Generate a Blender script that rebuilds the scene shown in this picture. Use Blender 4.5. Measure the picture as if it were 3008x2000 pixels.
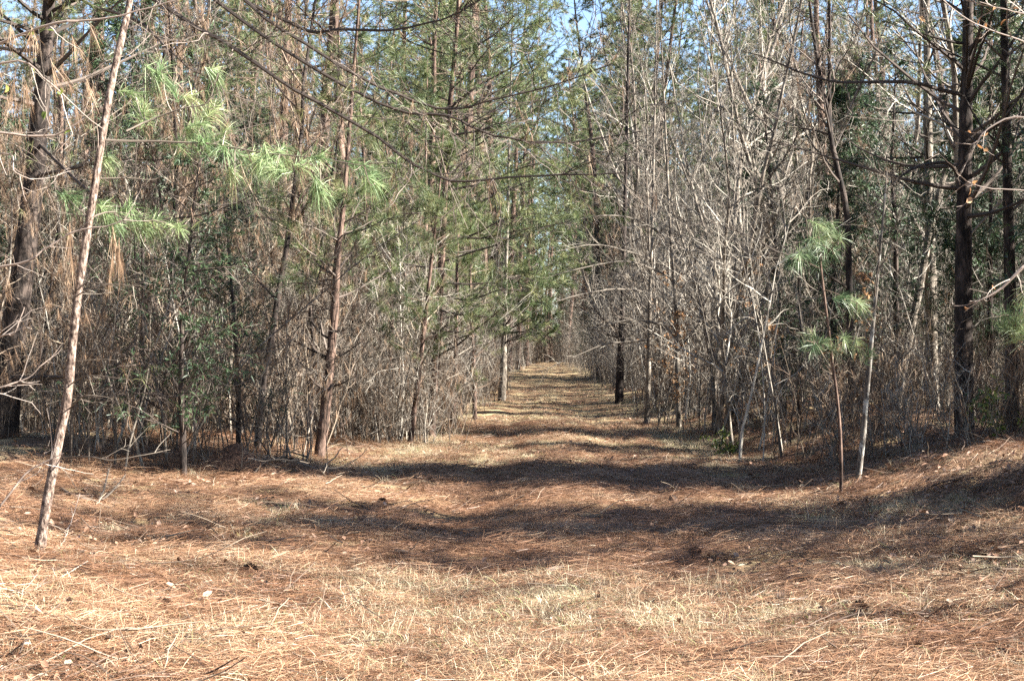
import bpy, math
import numpy as np
from mathutils import Vector, Matrix, Quaternion

# ------------------------------------------------------------------ camera
SC = bpy.context.scene
for o in list(bpy.data.objects):
    bpy.data.objects.remove(o)
EYE = 1.55
FPX = 3008 * 35.0 / 23.7          # focal length in pixels of the 3008 px wide photograph
cam_d = bpy.data.cameras.new("camera")
cam_d.sensor_width = 23.7
cam_d.lens = 35.0
cam_d.clip_start = 0.05
cam_d.clip_end = 3000
cam = bpy.data.objects.new("camera", cam_d)
cam.location = (0, 0, EYE)
cam.rotation_euler = (math.radians(90) + math.atan(20 / FPX), 0, 0)
SC.collection.objects.link(cam)
SC.camera = cam

# ------------------------------------------------------------------ sky, sun, exposure
SUN_EL, SUN_AZ = math.radians(37), math.radians(100)      # azimuth clockwise from +Y (the view direction)
world = bpy.data.worlds.new("World")
SC.world = world
world.use_nodes = True
wn = world.node_tree
bg = wn.nodes["Background"]
sky = wn.nodes.new("ShaderNodeTexSky")
sky.sky_type = 'NISHITA'
sky.sun_disc = False
sky.sun_elevation = SUN_EL
sky.sun_rotation = SUN_AZ
sky.air_density = 0.8
sky.dust_density = 0.4
wn.links.new(sky.outputs[0], bg.inputs[0])
bg.inputs[1].default_value = 0.05
sun_d = bpy.data.lights.new("sun", 'SUN')
sun_d.energy = 5.0
sun_d.angle = math.radians(0.5)
sun_d.color = (1.0, 0.95, 0.86)
sun = bpy.data.objects.new("sun", sun_d)
sdir = Vector((math.sin(SUN_AZ) * math.cos(SUN_EL), math.cos(SUN_AZ) * math.cos(SUN_EL), math.sin(SUN_EL)))
sun.rotation_euler = (-sdir).to_track_quat('-Z', 'Y').to_euler()
sun.location = (30, -20, 40)
SC.collection.objects.link(sun)
SC.view_settings.view_transform = 'Standard'
SC.view_settings.look = 'None'
SC.view_settings.gamma = 1
SC.view_settings.use_curve_mapping = False
SC.view_settings.exposure = 2.85
try:
    SC.cycles.max_bounces = 5
    SC.cycles.diffuse_bounces = 2
    SC.cycles.transparent_max_bounces = 4
    SC.cycles.use_denoising = False
except Exception:
    pass

RNG = np.random.default_rng(7)

# ------------------------------------------------------------------ helpers
def at(u, v, d):
    """world point seen at photo pixel (u, v) at distance d"""
    return np.array([(u - 1504) / FPX * d, d, EYE - (v - 1020) / FPX * d])

def nrm(a):
    return a / np.maximum(np.linalg.norm(a, axis=-1, keepdims=True), 1e-9)

class MB:
    """collects vertices, quads and triangles, links them as ONE mesh"""
    def __init__(self):
        self.v, self.q, self.t, self.qm, self.tm, self.a = [], [], [], [], [], []
        self.n = 0
    def add(self, v, quads=None, tris=None, mat=0, tint=None):
        v = np.asarray(v, np.float32).reshape(-1, 3)
        if quads is not None and len(quads):
            q = np.asarray(quads, np.int32).reshape(-1, 4) + self.n
            self.q.append(q); self.qm.append(np.full(len(q), mat, np.int32))
        if tris is not None and len(tris):
            t = np.asarray(tris, np.int32).reshape(-1, 3) + self.n
            self.t.append(t); self.tm.append(np.full(len(t), mat, np.int32))
        if tint is None:
            tint = np.full(len(v), 0.5)
        self.a.append(np.asarray(tint, np.float32))
        self.v.append(v); self.n += len(v)
    def mesh(self, name, mats, smooth=True):
        me = bpy.data.meshes.new(name)
        v = np.concatenate(self.v) if self.v else np.zeros((0, 3), np.float32)
        q = np.concatenate(self.q) if self.q else np.zeros((0, 4), np.int32)
        t = np.concatenate(self.t) if self.t else np.zeros((0, 3), np.int32)
        me.vertices.add(len(v)); me.vertices.foreach_set("co", v.ravel())
        nl = q.size + t.size
        me.loops.add(nl)
        me.loops.foreach_set("vertex_index", np.concatenate([q.ravel(), t.ravel()]).astype(np.int32))
        me.polygons.add(len(q) + len(t))
        st = np.concatenate([np.arange(len(q)) * 4, q.size + np.arange(len(t)) * 3]).astype(np.int32)
        me.polygons.foreach_set("loop_start", st)
        mi = np.concatenate(self.qm + self.tm) if (self.qm or self.tm) else np.zeros(0, np.int32)
        for m in (mats if isinstance(mats, (list, tuple)) else [mats]):
            me.materials.append(m)
        me.polygons.foreach_set("material_index", mi)
        me.polygons.foreach_set("use_smooth", np.full(len(q) + len(t), smooth, bool))
        at_ = me.attributes.new("tint", 'FLOAT', 'POINT')
        at_.data.foreach_set("value", np.concatenate(self.a) if self.a else np.zeros(0, np.float32))
        me.update(calc_edges=True)
        return me

def tubes(mb, P, R, sides=4, mat=0, tint=None, rough=0.0, rng=RNG):
    """P (m,n,3) poly-lines, R (m,n) radii"""
    P = np.asarray(P, float); R = np.asarray(R, float)
    m, n, _ = P.shape
    if m == 0: return
    T = np.empty_like(P)
    T[:, 1:-1] = P[:, 2:] - P[:, :-2]; T[:, 0] = P[:, 1] - P[:, 0]; T[:, -1] = P[:, -1] - P[:, -2]
    T = nrm(T)
    mean = np.abs(nrm(P[:, -1] - P[:, 0]))
    ref = np.zeros((m, 3)); ref[np.arange(m), np.argmin(mean, axis=1)] = 1
    N = nrm(np.cross(T, ref[:, None, :])); B = np.cross(T, N)
    a = np.arange(sides) * 2 * np.pi / sides
    rr = R[:, :, None] * (1 + (rough * rng.normal(size=(m, n, sides)) if rough else 0))
    V = P[:, :, None, :] + rr[..., None] * (np.cos(a)[None, None, :, None] * N[:, :, None, :] + np.sin(a)[None, None, :, None] * B[:, :, None, :])
    i = np.arange(m)[:, None, None] * n * sides; j = np.arange(n - 1)[None, :, None] * sides; k = np.arange(sides)[None, None, :]
    k2 = (k + 1) % sides
    q = np.stack([i + j + k, i + j + k2, i + j + sides + k2, i + j + sides + k], -1).reshape(-1, 4)
    if tint is None: tint = rng.random(m)
    mb.add(V.reshape(-1, 3), quads=q, mat=mat, tint=np.repeat(tint, n * sides))

def blades(mb, P, D, L, W, droop=0.0, mat=0, tint=None, rng=RNG, side=None):
    """thin bent blades (needles, grass): a quad and a triangle each"""
    m = len(P)
    if m == 0: return
    D = nrm(D); L = np.broadcast_to(L, (m,))[:, None]; W = np.broadcast_to(W, (m,))[:, None]
    dr = np.broadcast_to(droop, (m,))[:, None]
    S = nrm(np.cross(D, rng.normal(size=(m, 3)))) if side is None else side
    g = np.array([0, 0, -1.0])
    M = P + D * L * 0.5 + g * dr * L * 0.18
    E = P + D * L * 0.95 + g * dr * L * 0.75
    V = np.stack([P - S * W * .5, P + S * W * .5, M + S * W * .5, M - S * W * .5, E], 1)
    b = np.arange(m)[:, None] * 5
    if tint is None: tint = rng.random(m)
    mb.add(V.reshape(-1, 3), quads=b + np.array([0, 1, 2, 3]), tris=b + np.array([3, 2, 4]), mat=mat, tint=np.repeat(tint, 5))

def grow(start, d, L, n, wob, up, rng):
    start = np.asarray(start, float).reshape(-1, 3); d = nrm(np.asarray(d, float).reshape(-1, 3))
    m = len(start); L = np.broadcast_to(L, (m,))
    P = np.empty((m, n, 3)); P[:, 0] = start
    for i in range(1, n):
        d = nrm(d + wob * rng.normal(size=(m, 3)) + np.array([0, 0, up]))
        P[:, i] = P[:, i - 1] + d * (L / (n - 1))[:, None]
    return P

def sample(P, idx, t):
    n = P.shape[1]; f = np.clip(t, 0, 1) * (n - 1); i = np.minimum(f.astype(int), n - 2); w = (f - i)[:, None]
    a, b = P[idx, i], P[idx, i + 1]
    return a * (1 - w) + b * w, nrm(b - a)

def kids(P, k, t0, t1, a0, a1, rng, up=0.0, flat=1.0):
    m = len(P); idx = np.repeat(np.arange(m), k); c = len(idx)
    t = rng.uniform(t0, t1, c)
    s, T = sample(P, idx, t)
    r = rng.normal(size=(c, 3)); perp = r - (r * T).sum(1, keepdims=True) * T
    perp[:, 2] = perp[:, 2] * flat + up
    perp = nrm(perp)
    a = np.radians(rng.uniform(a0, a1, c))[:, None]
    return idx, t, s, nrm(np.cos(a) * T + np.sin(a) * perp)

def taper(r0, r1, n, p=1.0):
    t = np.linspace(0, 1, n)
    return np.asarray(r0)[:, None] * (1 - t) ** p + np.asarray(r1)[:, None] * (1 - (1 - t) ** p)

def spline(pts, n):
    """Catmull-Rom through the points, n samples"""
    p = np.asarray(pts, float)
    p = np.vstack([2 * p[0] - p[1], p, 2 * p[-1] - p[-2]])
    k = len(p) - 3
    t = np.linspace(0, k - 1e-6, n); i = t.astype(int); f = (t - i)[:, None]
    a, b, c, d = p[i], p[i + 1], p[i + 2], p[i + 3]
    return 0.5 * (2 * b + (c - a) * f + (2 * a - 5 * b + 4 * c - d) * f ** 2 + (3 * b - a - 3 * c + d) * f ** 3)

def tufts(mb, C, A, m, L, W, rng, cone=(8, 75), droop=0.35, mat=0, back=0.1, tint=None):
    """pine needle tufts: m needles fanned about the axis A of every centre C"""
    k = len(C); idx = np.repeat(np.arange(k), m); c = k * m
    A = nrm(A)[idx]
    r = rng.normal(size=(c, 3)); perp = nrm(r - (r * A).sum(1, keepdims=True) * A)
    a = np.radians(rng.uniform(cone[0], cone[1], c))[:, None]
    D = np.cos(a) * A + np.sin(a) * perp
    P = C[idx] - A * (rng.random(c) * back)[:, None]
    L = L * rng.uniform(.72, 1.12, k)[idx]; droop = droop * rng.uniform(.4, 1.5, k)[idx]
    tt = np.clip((rng.random(k)[idx] * .6 + rng.random(c) * .4), 0, 1) if tint is None else np.clip(tint[idx] + rng.normal(0, .12, c), 0, 1)
    blades(mb, P, D, L * rng.uniform(.7, 1.1, c), W, droop * rng.uniform(.2, 1.2, c), mat=mat, tint=tt, rng=rng)

def obj(name, me, parent=None, loc=None):
    o = bpy.data.objects.new(name, me); SC.collection.objects.link(o)
    if parent is not None: o.parent = parent
    if loc is not None: o.location = loc
    return o

def tag(o, label, cat, group=None):
    o['label'] = label; o['category'] = cat
    if group: o['group'] = group
    return o

def kind(o, k):
    o['kind'] = k; return o

def thing(name, label, cat, loc=(0, 0, 0), group=None):
    o = bpy.data.objects.new(name, None); SC.collection.objects.link(o)
    o.location = loc; o.empty_display_size = .2
    return tag(o, label, cat, group)

# ------------------------------------------------------------------ materials
def mat_new(name):
    m = bpy.data.materials.new(name); m.use_nodes = True
    nt = m.node_tree; b = nt.nodes["Principled BSDF"]
    return m, nt, b

def ramp(nt, stops, src=None):
    r = nt.nodes.new("ShaderNodeValToRGB")
    e = r.color_ramp.elements
    while len(e) < len(stops): e.new(0.5)
    for el, (p, c) in zip(e, stops):
        el.position = p; el.color = (*c, 1)
    if src is not None: nt.links.new(src, r.inputs[0])
    return r

def noise(nt, scale, detail=4, rough=.6, vec=None, stretch=None):
    n = nt.nodes.new("ShaderNodeTexNoise")
    n.inputs["Scale"].default_value = scale; n.inputs["Detail"].default_value = detail; n.inputs["Roughness"].default_value = rough
    if vec is not None:
        if stretch:
            mp = nt.nodes.new("ShaderNodeMapping"); mp.inputs["Scale"].default_value = stretch
            if len(stretch) > 3: pass
            nt.links.new(vec, mp.inputs["Vector"]); nt.links.new(mp.outputs[0], n.inputs["Vector"])
        else:
            nt.links.new(vec, n.inputs["Vector"])
    return n

def bark(name, stops, sc=6.0, zs=.25, bump=.6, patches=None):
    m, nt, b = mat_new(name)
    tc = nt.nodes.new("ShaderNodeTexCoord")
    n = noise(nt, sc, 6, .65, tc.outputs["Object"], (1, 1, zs))
    r = ramp(nt, stops, n.outputs[0])
    col = r.outputs[0]
    if patches:
        n2 = noise(nt, patches[1], 4, .6, tc.outputs["Object"], (1, 1, .6))
        r2 = ramp(nt, [(patches[2], (0, 0, 0)), (patches[3], (1, 1, 1))], n2.outputs[0])
        mx = nt.nodes.new("ShaderNodeMix"); mx.data_type = 'RGBA'
        nt.links.new(r2.outputs[0], mx.inputs[0]); nt.links.new(col, mx.inputs[6]); mx.inputs[7].default_value = (*patches[0], 1)
        col = mx.outputs[2]
    nt.links.new(col, b.inputs["Base Color"])
    b.inputs["Roughness"].default_value = .85
    b.inputs["Specular IOR Level"].default_value = .2
    bp = nt.nodes.new("ShaderNodeBump"); bp.inputs["Strength"].default_value = bump; bp.inputs["Distance"].default_value = .02
    nt.links.new(n.outputs[0], bp.inputs["Height"]); nt.links.new(bp.outputs[0], b.inputs["Normal"])
    return m

def leafy(name, stops, rough=.5, spec=.4, trans=.25):
    m, nt, b = mat_new(name)
    a = nt.nodes.new("ShaderNodeAttribute"); a.attribute_name = "tint"
    r = ramp(nt, stops, a.outputs["Fac"])
    nt.links.new(r.outputs[0], b.inputs["Base Color"])
    b.inputs["Roughness"].default_value = rough; b.inputs["Specular IOR Level"].default_value = spec
    if trans > 0:
        out = nt.nodes["Material Output"]
        tr = nt.nodes.new("ShaderNodeBsdfTranslucent"); nt.links.new(r.outputs[0], tr.inputs[0])
        mx = nt.nodes.new("ShaderNodeMixShader"); mx.inputs[0].default_value = trans
        nt.links.new(b.outputs[0], mx.inputs[1]); nt.links.new(tr.outputs[0], mx.inputs[2]); nt.links.new(mx.outputs[0], out.inputs[0])
    return m

M = {}
M['pine_bark'] = bark("pine_bark", [(.38, (.022, .015, .012)), (.5, (.085, .054, .041)), (.64, (.2, .135, .105))], 16, .3, 1)
M['pink_bark'] = bark("pink_bark", [(.38, (.03, .02, .016)), (.48, (.135, .095, .075)), (.62, (.32, .25, .205))], 42, .45, 1)
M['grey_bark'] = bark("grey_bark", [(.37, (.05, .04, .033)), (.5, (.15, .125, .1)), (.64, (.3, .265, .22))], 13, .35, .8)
M['shade_dark_bark'] = bark("shade_dark_bark", [(.37, (.009, .007, .006)), (.5, (.028, .021, .018)), (.64, (.08, .06, .05))], 15, .3, 1)  # dark bark, deepened so the edge trunks' shade is in the colour
M['lichen_bark'] = bark("lichen_bark", [(.37, (.03, .026, .023)), (.5, (.1, .086, .074)), (.64, (.2, .18, .155))], 14, .3, .6, ((.40, .39, .36), 11, .52, .6))
M['twig_grey'] = leafy("twig_grey", [(0, (.045, .035, .028)), (.5, (.12, .097, .077)), (1, (.27, .235, .19))], .8, .2, 0)
M['twig_brown'] = leafy("twig_brown", [(0, (.04, .026, .02)), (.5, (.115, .08, .058)), (1, (.26, .21, .155))], .8, .2, 0)
M['twig_pale'] = leafy("twig_pale", [(0, (.34, .29, .24)), (.5, (.48, .43, .37)), (1, (.6, .56, .5))], .7, .3, 0)
M['twig_silver'] = leafy('twig_silver', [(0, (.07, .057, .047)), (.5, (.18, .155, .127)), (1, (.40, .365, .31))], .8, .25, 0)
M['twig_tan'] = leafy('twig_tan', [(0, (.14, .105, .085)), (.5, (.24, .19, .16)), (1, (.37, .32, .28))], .7, .3, 0)
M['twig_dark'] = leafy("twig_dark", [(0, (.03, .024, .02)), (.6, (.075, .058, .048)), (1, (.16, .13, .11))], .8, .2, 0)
M['needle'] = leafy("needle", [(0, (.03, .055, .026)), (.45, (.085, .12, .045)), (.8, (.185, .195, .08)), (1, (.27, .22, .11))], .5, .4, .25)
M['needle_bright'] = leafy("needle_bright", [(0, (.05, .10, .04)), (.4, (.16, .24, .10)), (.85, (.36, .40, .2)), (1, (.42, .34, .18))], .5, .5, .3)
M['needle_mid'] = leafy('needle_mid', [(0, (.03, .06, .03)), (.4, (.10, .16, .075)), (.85, (.25, .30, .15)), (1, (.36, .29, .16))], .45, .5, .25)
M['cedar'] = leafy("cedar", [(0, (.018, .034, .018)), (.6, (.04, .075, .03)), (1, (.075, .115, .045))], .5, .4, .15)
M['shade_dark_cedar'] = leafy('shade_dark_cedar', [(0, (.014, .02, .012)), (.6, (.03, .042, .022)), (1, (.06, .07, .035))], .6, .3, .1)  # cedar green darkened, shade of the deep wood put into the foliage colour
M['dead_needle'] = leafy("dead_needle", [(0, (.11, .062, .037)), (.5, (.235, .148, .09)), (1, (.42, .31, .21))], .6, .3, .2)
M['straw_needle'] = leafy("straw_needle", [(0, (.06, .03, .018)), (.4, (.18, .09, .048)), (.7, (.31, .18, .1)), (1, (.53, .41, .28))], .5, .4, .1)
M['dry_grass'] = leafy("dry_grass", [(0, (.24, .18, .11)), (.5, (.43, .35, .23)), (.88, (.66, .59, .44)), (1, (.30, .33, .13))], .6, .3, .25)
M['green_grass'] = leafy("green_grass", [(0, (.08, .12, .03)), (.6, (.19, .24, .06)), (1, (.38, .36, .14))], .5, .3, .3)
M['dead_leaf'] = leafy("dead_leaf", [(0, (.10, .052, .032)), (.45, (.24, .135, .085)), (.8, (.32, .2, .14)), (1, (.42, .31, .24))], .6, .3, .15)
M['orange_leaf'] = leafy("orange_leaf", [(0, (.2, .10, .045)), (.5, (.33, .17, .075)), (1, (.45, .3, .17))], .55, .3, .3)
M['shrub_leaf'] = leafy("shrub_leaf", [(0, (.06, .10, .025)), (.6, (.14, .19, .04)), (1, (.30, .30, .07))], .4, .5, .3)
M['cone'] = leafy("cone", [(0, (.035, .024, .02)), (1, (.12, .08, .06))], .8, .2, 0)
M['dead_mound'] = bark('dead_mound', [(.38, (.03, .018, .013)), (.5, (.09, .05, .032)), (.63, (.17, .1, .065))], 30, 1, 1)
M['pale_leaf'] = leafy("pale_leaf", [(0, (.34, .25, .2)), (1, (.5, .42, .36))], .6, .3, .15)

def ground_mat(name, warm):
    m, nt, b = mat_new(name)
    tc = nt.nodes.new("ShaderNodeTexCoord")
    n1 = noise(nt, 26, 7, .72, tc.outputs["Object"], (.55, 1.2, 1))
    r1 = ramp(nt, [(.34, (.03, .018, .012)), (.46, (.10, .055, .032) if warm else (.085, .056, .038)), (.56, (.2, .115, .064) if warm else (.17, .115, .08)), (.7, (.36, .25, .16))], n1.outputs[0])
    n2 = noise(nt, 1.3, 5, .6, tc.outputs["Object"])
    r2 = ramp(nt, [(.47, (0, 0, 0)), (.62, (1, 1, 1))], n2.outputs[0])
    n3 = noise(nt, 60, 5, .7, tc.outputs["Object"])
    r3 = ramp(nt, [(.3, (.15, .11, .06)), (.55, (.37, .29, .16)), (.75, (.55, .46, .29))], n3.outputs[0])
    mx = nt.nodes.new("ShaderNodeMix"); mx.data_type = 'RGBA'
    nt.links.new(r2.outputs[0], mx.inputs[0]); nt.links.new(r1.outputs[0], mx.inputs[6]); nt.links.new(r3.outputs[0], mx.inputs[7])
    nt.links.new(mx.outputs[2], b.inputs["Base Color"])
    b.inputs["Roughness"].default_value = .9; b.inputs["Specular IOR Level"].default_value = .15
    bp = nt.nodes.new("ShaderNodeBump"); bp.inputs["Strength"].default_value = .8; bp.inputs["Distance"].default_value = .03
    nt.links.new(n1.outputs[0], bp.inputs["Height"]); nt.links.new(bp.outputs[0], b.inputs["Normal"])
    return m
M['trail'] = ground_mat("trail_litter", True)
M['ground'] = ground_mat("forest_floor", False)

# ------------------------------------------------------------------ ground and trail
def xc(y):                      # centre line of the trail
    return 0.0205 * np.asarray(y, float) + 0.2

_gr = np.random.default_rng(3)
_wk = [(_gr.normal(size=2) * s, _gr.uniform(0, 6.28), a) for s, a in [(.35, .05), (.5, .05), (.8, .03), (1.2, .02), (2.2, .012), (3.5, .01), (5, .007), (8, .006), (14, .006)] for _ in range(2)]
def smooth(a, b, t):
    t = np.clip((t - a) / (b - a), 0, 1); return t * t * (3 - 2 * t)
def hgt(x, y):
    x = np.asarray(x, float); y = np.asarray(y, float)
    s = x - xc(y)
    h = np.zeros_like(s)
    for k, p, a in _wk: h = h + a * np.sin(k[0] * x + k[1] * y + p)
    edge = smooth(1.4, 3.8, np.abs(s))
    h = h * (.35 + .65 * edge)
    h = h - .045 * np.exp(-((np.abs(s) - .85) / .38) ** 2)                 # two wheel ruts
    near = smooth(60, 14, y)
    h = h + (0.16 + .3 * near) * smooth(1.9, 4.8, s)                     # the bank on one side
    h = h + .16 * smooth(2.4, 5.0, -s)
    h = h + smooth(2.4, 4.0, s) * (.05 * np.sin(1.9 * x + 2.3 * y) * np.sin(1.1 * y + .5) + .03 * np.sin(5.1 * x - 3.7 * y + 1))
    return h

def spaced(a, b, f):
    out = [a]
    while out[-1] < b: out.append(out[-1] + f(out[-1]))
    return np.array(out)
gy = np.concatenate([[-60, -20, -6], spaced(-1, 420, lambda y: .09 if y < 14 else .09 + (y - 14) * .012)])
gs = spaced(0, 9, lambda x: .12); gs = np.concatenate([gs, spaced(gs[-1] + .3, 320, lambda x: .3 + (x - 9) * .12)])
gs = np.concatenate([-gs[:0:-1], gs])
S_, Y_ = np.meshgrid(gs, gy); X_ = S_ + xc(np.clip(Y_, 0, 170)); Z_ = hgt(X_, np.clip(Y_, -20, 300))
nx_, ny_ = len(gs), len(gy)
vv = np.stack([X_, Y_, Z_], -1).reshape(-1, 3)
ii, jj = np.meshgrid(np.arange(ny_ - 1), np.arange(nx_ - 1), indexing='ij')
qq = np.stack([ii * nx_ + jj, ii * nx_ + jj + 1, (ii + 1) * nx_ + jj + 1, (ii + 1) * nx_ + jj], -1)
ontrail = (np.abs(.5 * (gs[:-1] + gs[1:]))[None, :] < 1.9 + .25 * np.sin(gy[:-1] * .9)[:, None] + .2 * np.sin(gy[:-1] * 2.3 + 1)[:, None]) & (gy[:-1] < 160)[:, None]
for nm, mk, mt in (("trail", ontrail, 'trail'), ("ground", ~ontrail, 'ground')):
    q = qq[mk]; u, inv = np.unique(q, return_inverse=True)
    mb = MB(); mb.add(vv[u], quads=inv.reshape(-1, 4)); kind(obj(nm, mb.mesh(nm, M[mt])), 'structure')

# ------------------------------------------------------------------ tree prototypes (meshes only)
def bare_tree(seed, H, r0, nb, k2, k3, stems=1, lean=.04, low=.12, lf=.3, tw=.0019, twm='twig_grey', bk='grey_bark', hang=0, leaves=0, ang=(30, 70), up=.05):
    rng = np.random.default_rng(seed)
    mt, mbk = MB(), MB()
    st = rng.normal(0, .08 if stems > 1 else .0, (stems, 3)); st[:, 2] = -.15
    d = np.stack([rng.normal(0, lean + .12 * (stems > 1), stems), rng.normal(0, lean + .12 * (stems > 1), stems), np.ones(stems)], 1)
    Hs = H * rng.uniform(.7, 1, stems); Hs[0] = H
    P0 = grow(st, d, Hs, 16, .07, .03, rng)
    R0 = taper(r0 * rng.uniform(.6, 1, stems) if stems > 1 else np.array([r0]), np.full(stems, .004), 16, 1.0)
    tubes(mt, P0, R0, 7, rough=.05, rng=rng)
    i1, t1, s1, d1 = kids(P0, nb, low, .98, ang[0], ang[1], rng, up=.15)
    L1 = H * lf * (1.05 - t1 * .8) * rng.uniform(.45, 1.1, len(t1))
    P1 = grow(s1, d1, L1, 8, .13, up, rng)
    r1 = np.minimum(R0[i1, 0] * (1 - t1) * .5 + .003, .02)
    tubes(mbk, P1, taper(r1, np.full(len(r1), tw), 8), 4, rng=rng)
    i2, t2, s2, d2 = kids(P1, k2, .15, 1, 25, 65, rng, up=.1)
    L2 = L1[i2] * .5 * (1.1 - t2 * .7) * rng.uniform(.4, 1.2, len(t2))
    P2 = grow(s2, d2, L2, 6, .16, up, rng)
    tubes(mbk, P2, taper(np.maximum(r1[i2] * .45, tw * 1.3), np.full(len(t2), tw * .8), 6), 3, rng=rng)
    i3, t3, s3, d3 = kids(P2, k3, .15, 1, 25, 65, rng, up=.1)
    L3 = np.clip(L2[i3] * .6, .12, .7) * rng.uniform(.4, 1.2, len(t3))
    P3 = grow(s3, d3, L3, 4, .18, up, rng)
    tubes(mbk, P3, taper(np.full(len(t3), tw), np.full(len(t3), tw * .55), 4), 3, rng=rng)
    parts = [("trunk", mt.mesh("trunk", M[bk])), ("branches", mbk.mesh("branches", M[twm], smooth=False))]
    if hang:                                              # dead pine needles caught on the twigs
        mh = MB(); sel = rng.integers(0, len(P2), hang); tt = rng.random(hang)
        c, _ = sample(P2, sel, tt)
        c = np.vstack([c, sample(P1, rng.integers(0, len(P1), hang // 2), rng.random(hang // 2))[0]])
        A = np.tile([[0, 0, -1.0]], (len(c), 1)) + rng.normal(0, .25, (len(c), 3))
        tufts(mh, c, A, 9, .17, .0026, rng, (2, 28), .2)
        parts.append(("hanging_needles", mh.mesh("hanging_needles", M['dead_needle'])))
    if leaves:
        ml = MB(); sel = rng.integers(0, len(P3), leaves); c, t = sample(P3, sel, rng.random(leaves))
        leafquads(ml, c, rng, .045, .085)
        parts.append(("leaves", ml.mesh("leaves", M['orange_leaf'])))
    return parts

def leafquads(mb, C, rng, l0, l1, flat=False, wf=.55, tint=None):
    """folded, curled leaves: six-vertex blades with a midrib"""
    m = len(C); L = rng.uniform(l0, l1, m)[:, None]; W = L * wf * rng.uniform(.7, 1.2, (m, 1))
    A = rng.normal(size=(m, 3))
    if flat: A[:, 2] *= .18
    A = nrm(A)
    n = rng.normal(size=(m, 3)) * (.35 if flat else 1) + (np.array([0, 0, 1.0]) if flat else 0)
    S = nrm(np.cross(A, n)); U = np.cross(S, A); f = rng.uniform(.1, .55, (m, 1)); cu = rng.uniform(-.3, .45, (m, 1))
    V = np.stack([C, C + A * L * .35 + S * W * .5 + U * W * f, C + A * L * .75 + S * W * .42 + U * (W * f + L * cu * .4), C + A * L + U * L * cu,
                  C + A * L * .75 - S * W * .42 + U * (W * f + L * cu * .4), C + A * L * .35 - S * W * .5 + U * W * f,
                  C + A * L * .4 + U * L * cu * .1, C + A * L * .75 + U * L * cu * .45], 1)
    b = np.arange(m)[:, None] * 8
    q = np.concatenate([b + np.array(k) for k in ([6, 1, 2, 7], [6, 7, 4, 5])])
    t = np.concatenate([b + np.array(k) for k in ([0, 1, 6], [0, 6, 5], [7, 2, 3], [7, 3, 4])])
    mb.add(V.reshape(-1, 3), quads=q, tris=t, tint=np.repeat(rng.random(m) if tint is None else tint, 8))

def pine_limbs(rng, P0, R0, nb, t0, t1, blen, k2, live, tuft_n, nl, nw, droop=.4, flat=.5, up1=.05, cone=(8, 75)):
    """limbs of a pine: returns wood MB and needle MB"""
    mbk, mn = MB(), MB()
    i1, tt, s1, d1 = kids(P0, nb, t0, t1, 62, 98, rng, up=.1, flat=.5)
    L1 = blen(tt) * rng.uniform(.55, 1.1, len(tt))
    P1 = grow(s1, d1, L1, 9, .09, up1, rng)
    rb = sampleR(R0, i1, tt)
    r1 = np.clip(rb * .35, .005, .035)
    tubes(mbk, P1, taper(r1, np.full(len(r1), .003), 9), 5, rng=rng)
    i2, t2, s2, d2 = kids(P1, k2, .2, 1, 30, 65, rng, up=.08, flat=flat)
    L2 = np.clip(L1[i2] * .42, .15, 1.1) * (1.15 - t2 * .7) * rng.uniform(.4, 1.15, len(t2))
    P2 = grow(s2, d2, L2, 5, .14, .06, rng)
    tubes(mbk, P2, taper(np.full(len(t2), .0055), np.full(len(t2), .0028), 5), 3, rng=rng)
    alive = (tt[i1 * 0 + np.arange(len(i1))] > live)[i2] if True else None
    Pa = P2[alive]
    if len(Pa):
        n = len(Pa)
        C = np.concatenate([Pa[:, -1], Pa[:, -1] * .35 + Pa[:, -2] * .65, Pa[:, -3] * .6 + Pa[:, -2] * .4])
        ax = nrm(Pa[:, -1] - Pa[:, -2]) + np.array([0, 0, .25])
        A = np.concatenate([ax, ax, ax])
        tufts(mn, C, A, tuft_n, nl, nw, rng, cone, droop)
        # tips of the limbs themselves
        al = tt > live
        tufts(mn, P1[al][:, -1], nrm(P1[al][:, -1] - P1[al][:, -2]), tuft_n, nl, nw, rng, cone, droop)
    return mbk, mn

def sampleR(R, idx, t):
    n = R.shape[1]; f = np.clip(t, 0, 1) * (n - 1); i = np.minimum(f.astype(int), n - 2); w = f - i
    return R[idx, i] * (1 - w) + R[idx, i + 1] * w

def pine_tree(seed, H, r0, nb, t0, live, spread, k2, tuft_n, nl=.17, nw=.005, bk='pine_bark', lean=.015, nm='needle', twm='twig_brown', hang=0):
    rng = np.random.default_rng(seed)
    mt = MB(); P0 = grow([[0, 0, -.2]], [[rng.normal(0, lean), rng.normal(0, lean), 1]], H, 22, .02, .03, rng)
    R0 = taper(np.array([r0]), np.array([.008]), 22, .85)
    R0[:, 0] *= 1.25
    tubes(mt, P0, R0, 10, rough=.04, rng=rng)
    blen = lambda t: spread * np.where(t < live, .55, np.clip(1.25 * (1.02 - t) / (1.02 - live) + .12, .1, 1))
    mbk, mn = pine_limbs(rng, P0, R0, nb, t0, .99, blen, k2, live, tuft_n, nl, nw)
    C = P0[:, -1]; tufts(mn, C, np.array([[0, 0, 1.0]]), tuft_n * 2, nl, nw, rng)
    parts = [("trunk", mt.mesh("trunk", M[bk])), ("branches", mbk.mesh("branches", M[twm], smooth=False)), ("needles", mn.mesh("needles", M[nm], smooth=False))]
    return parts

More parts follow.
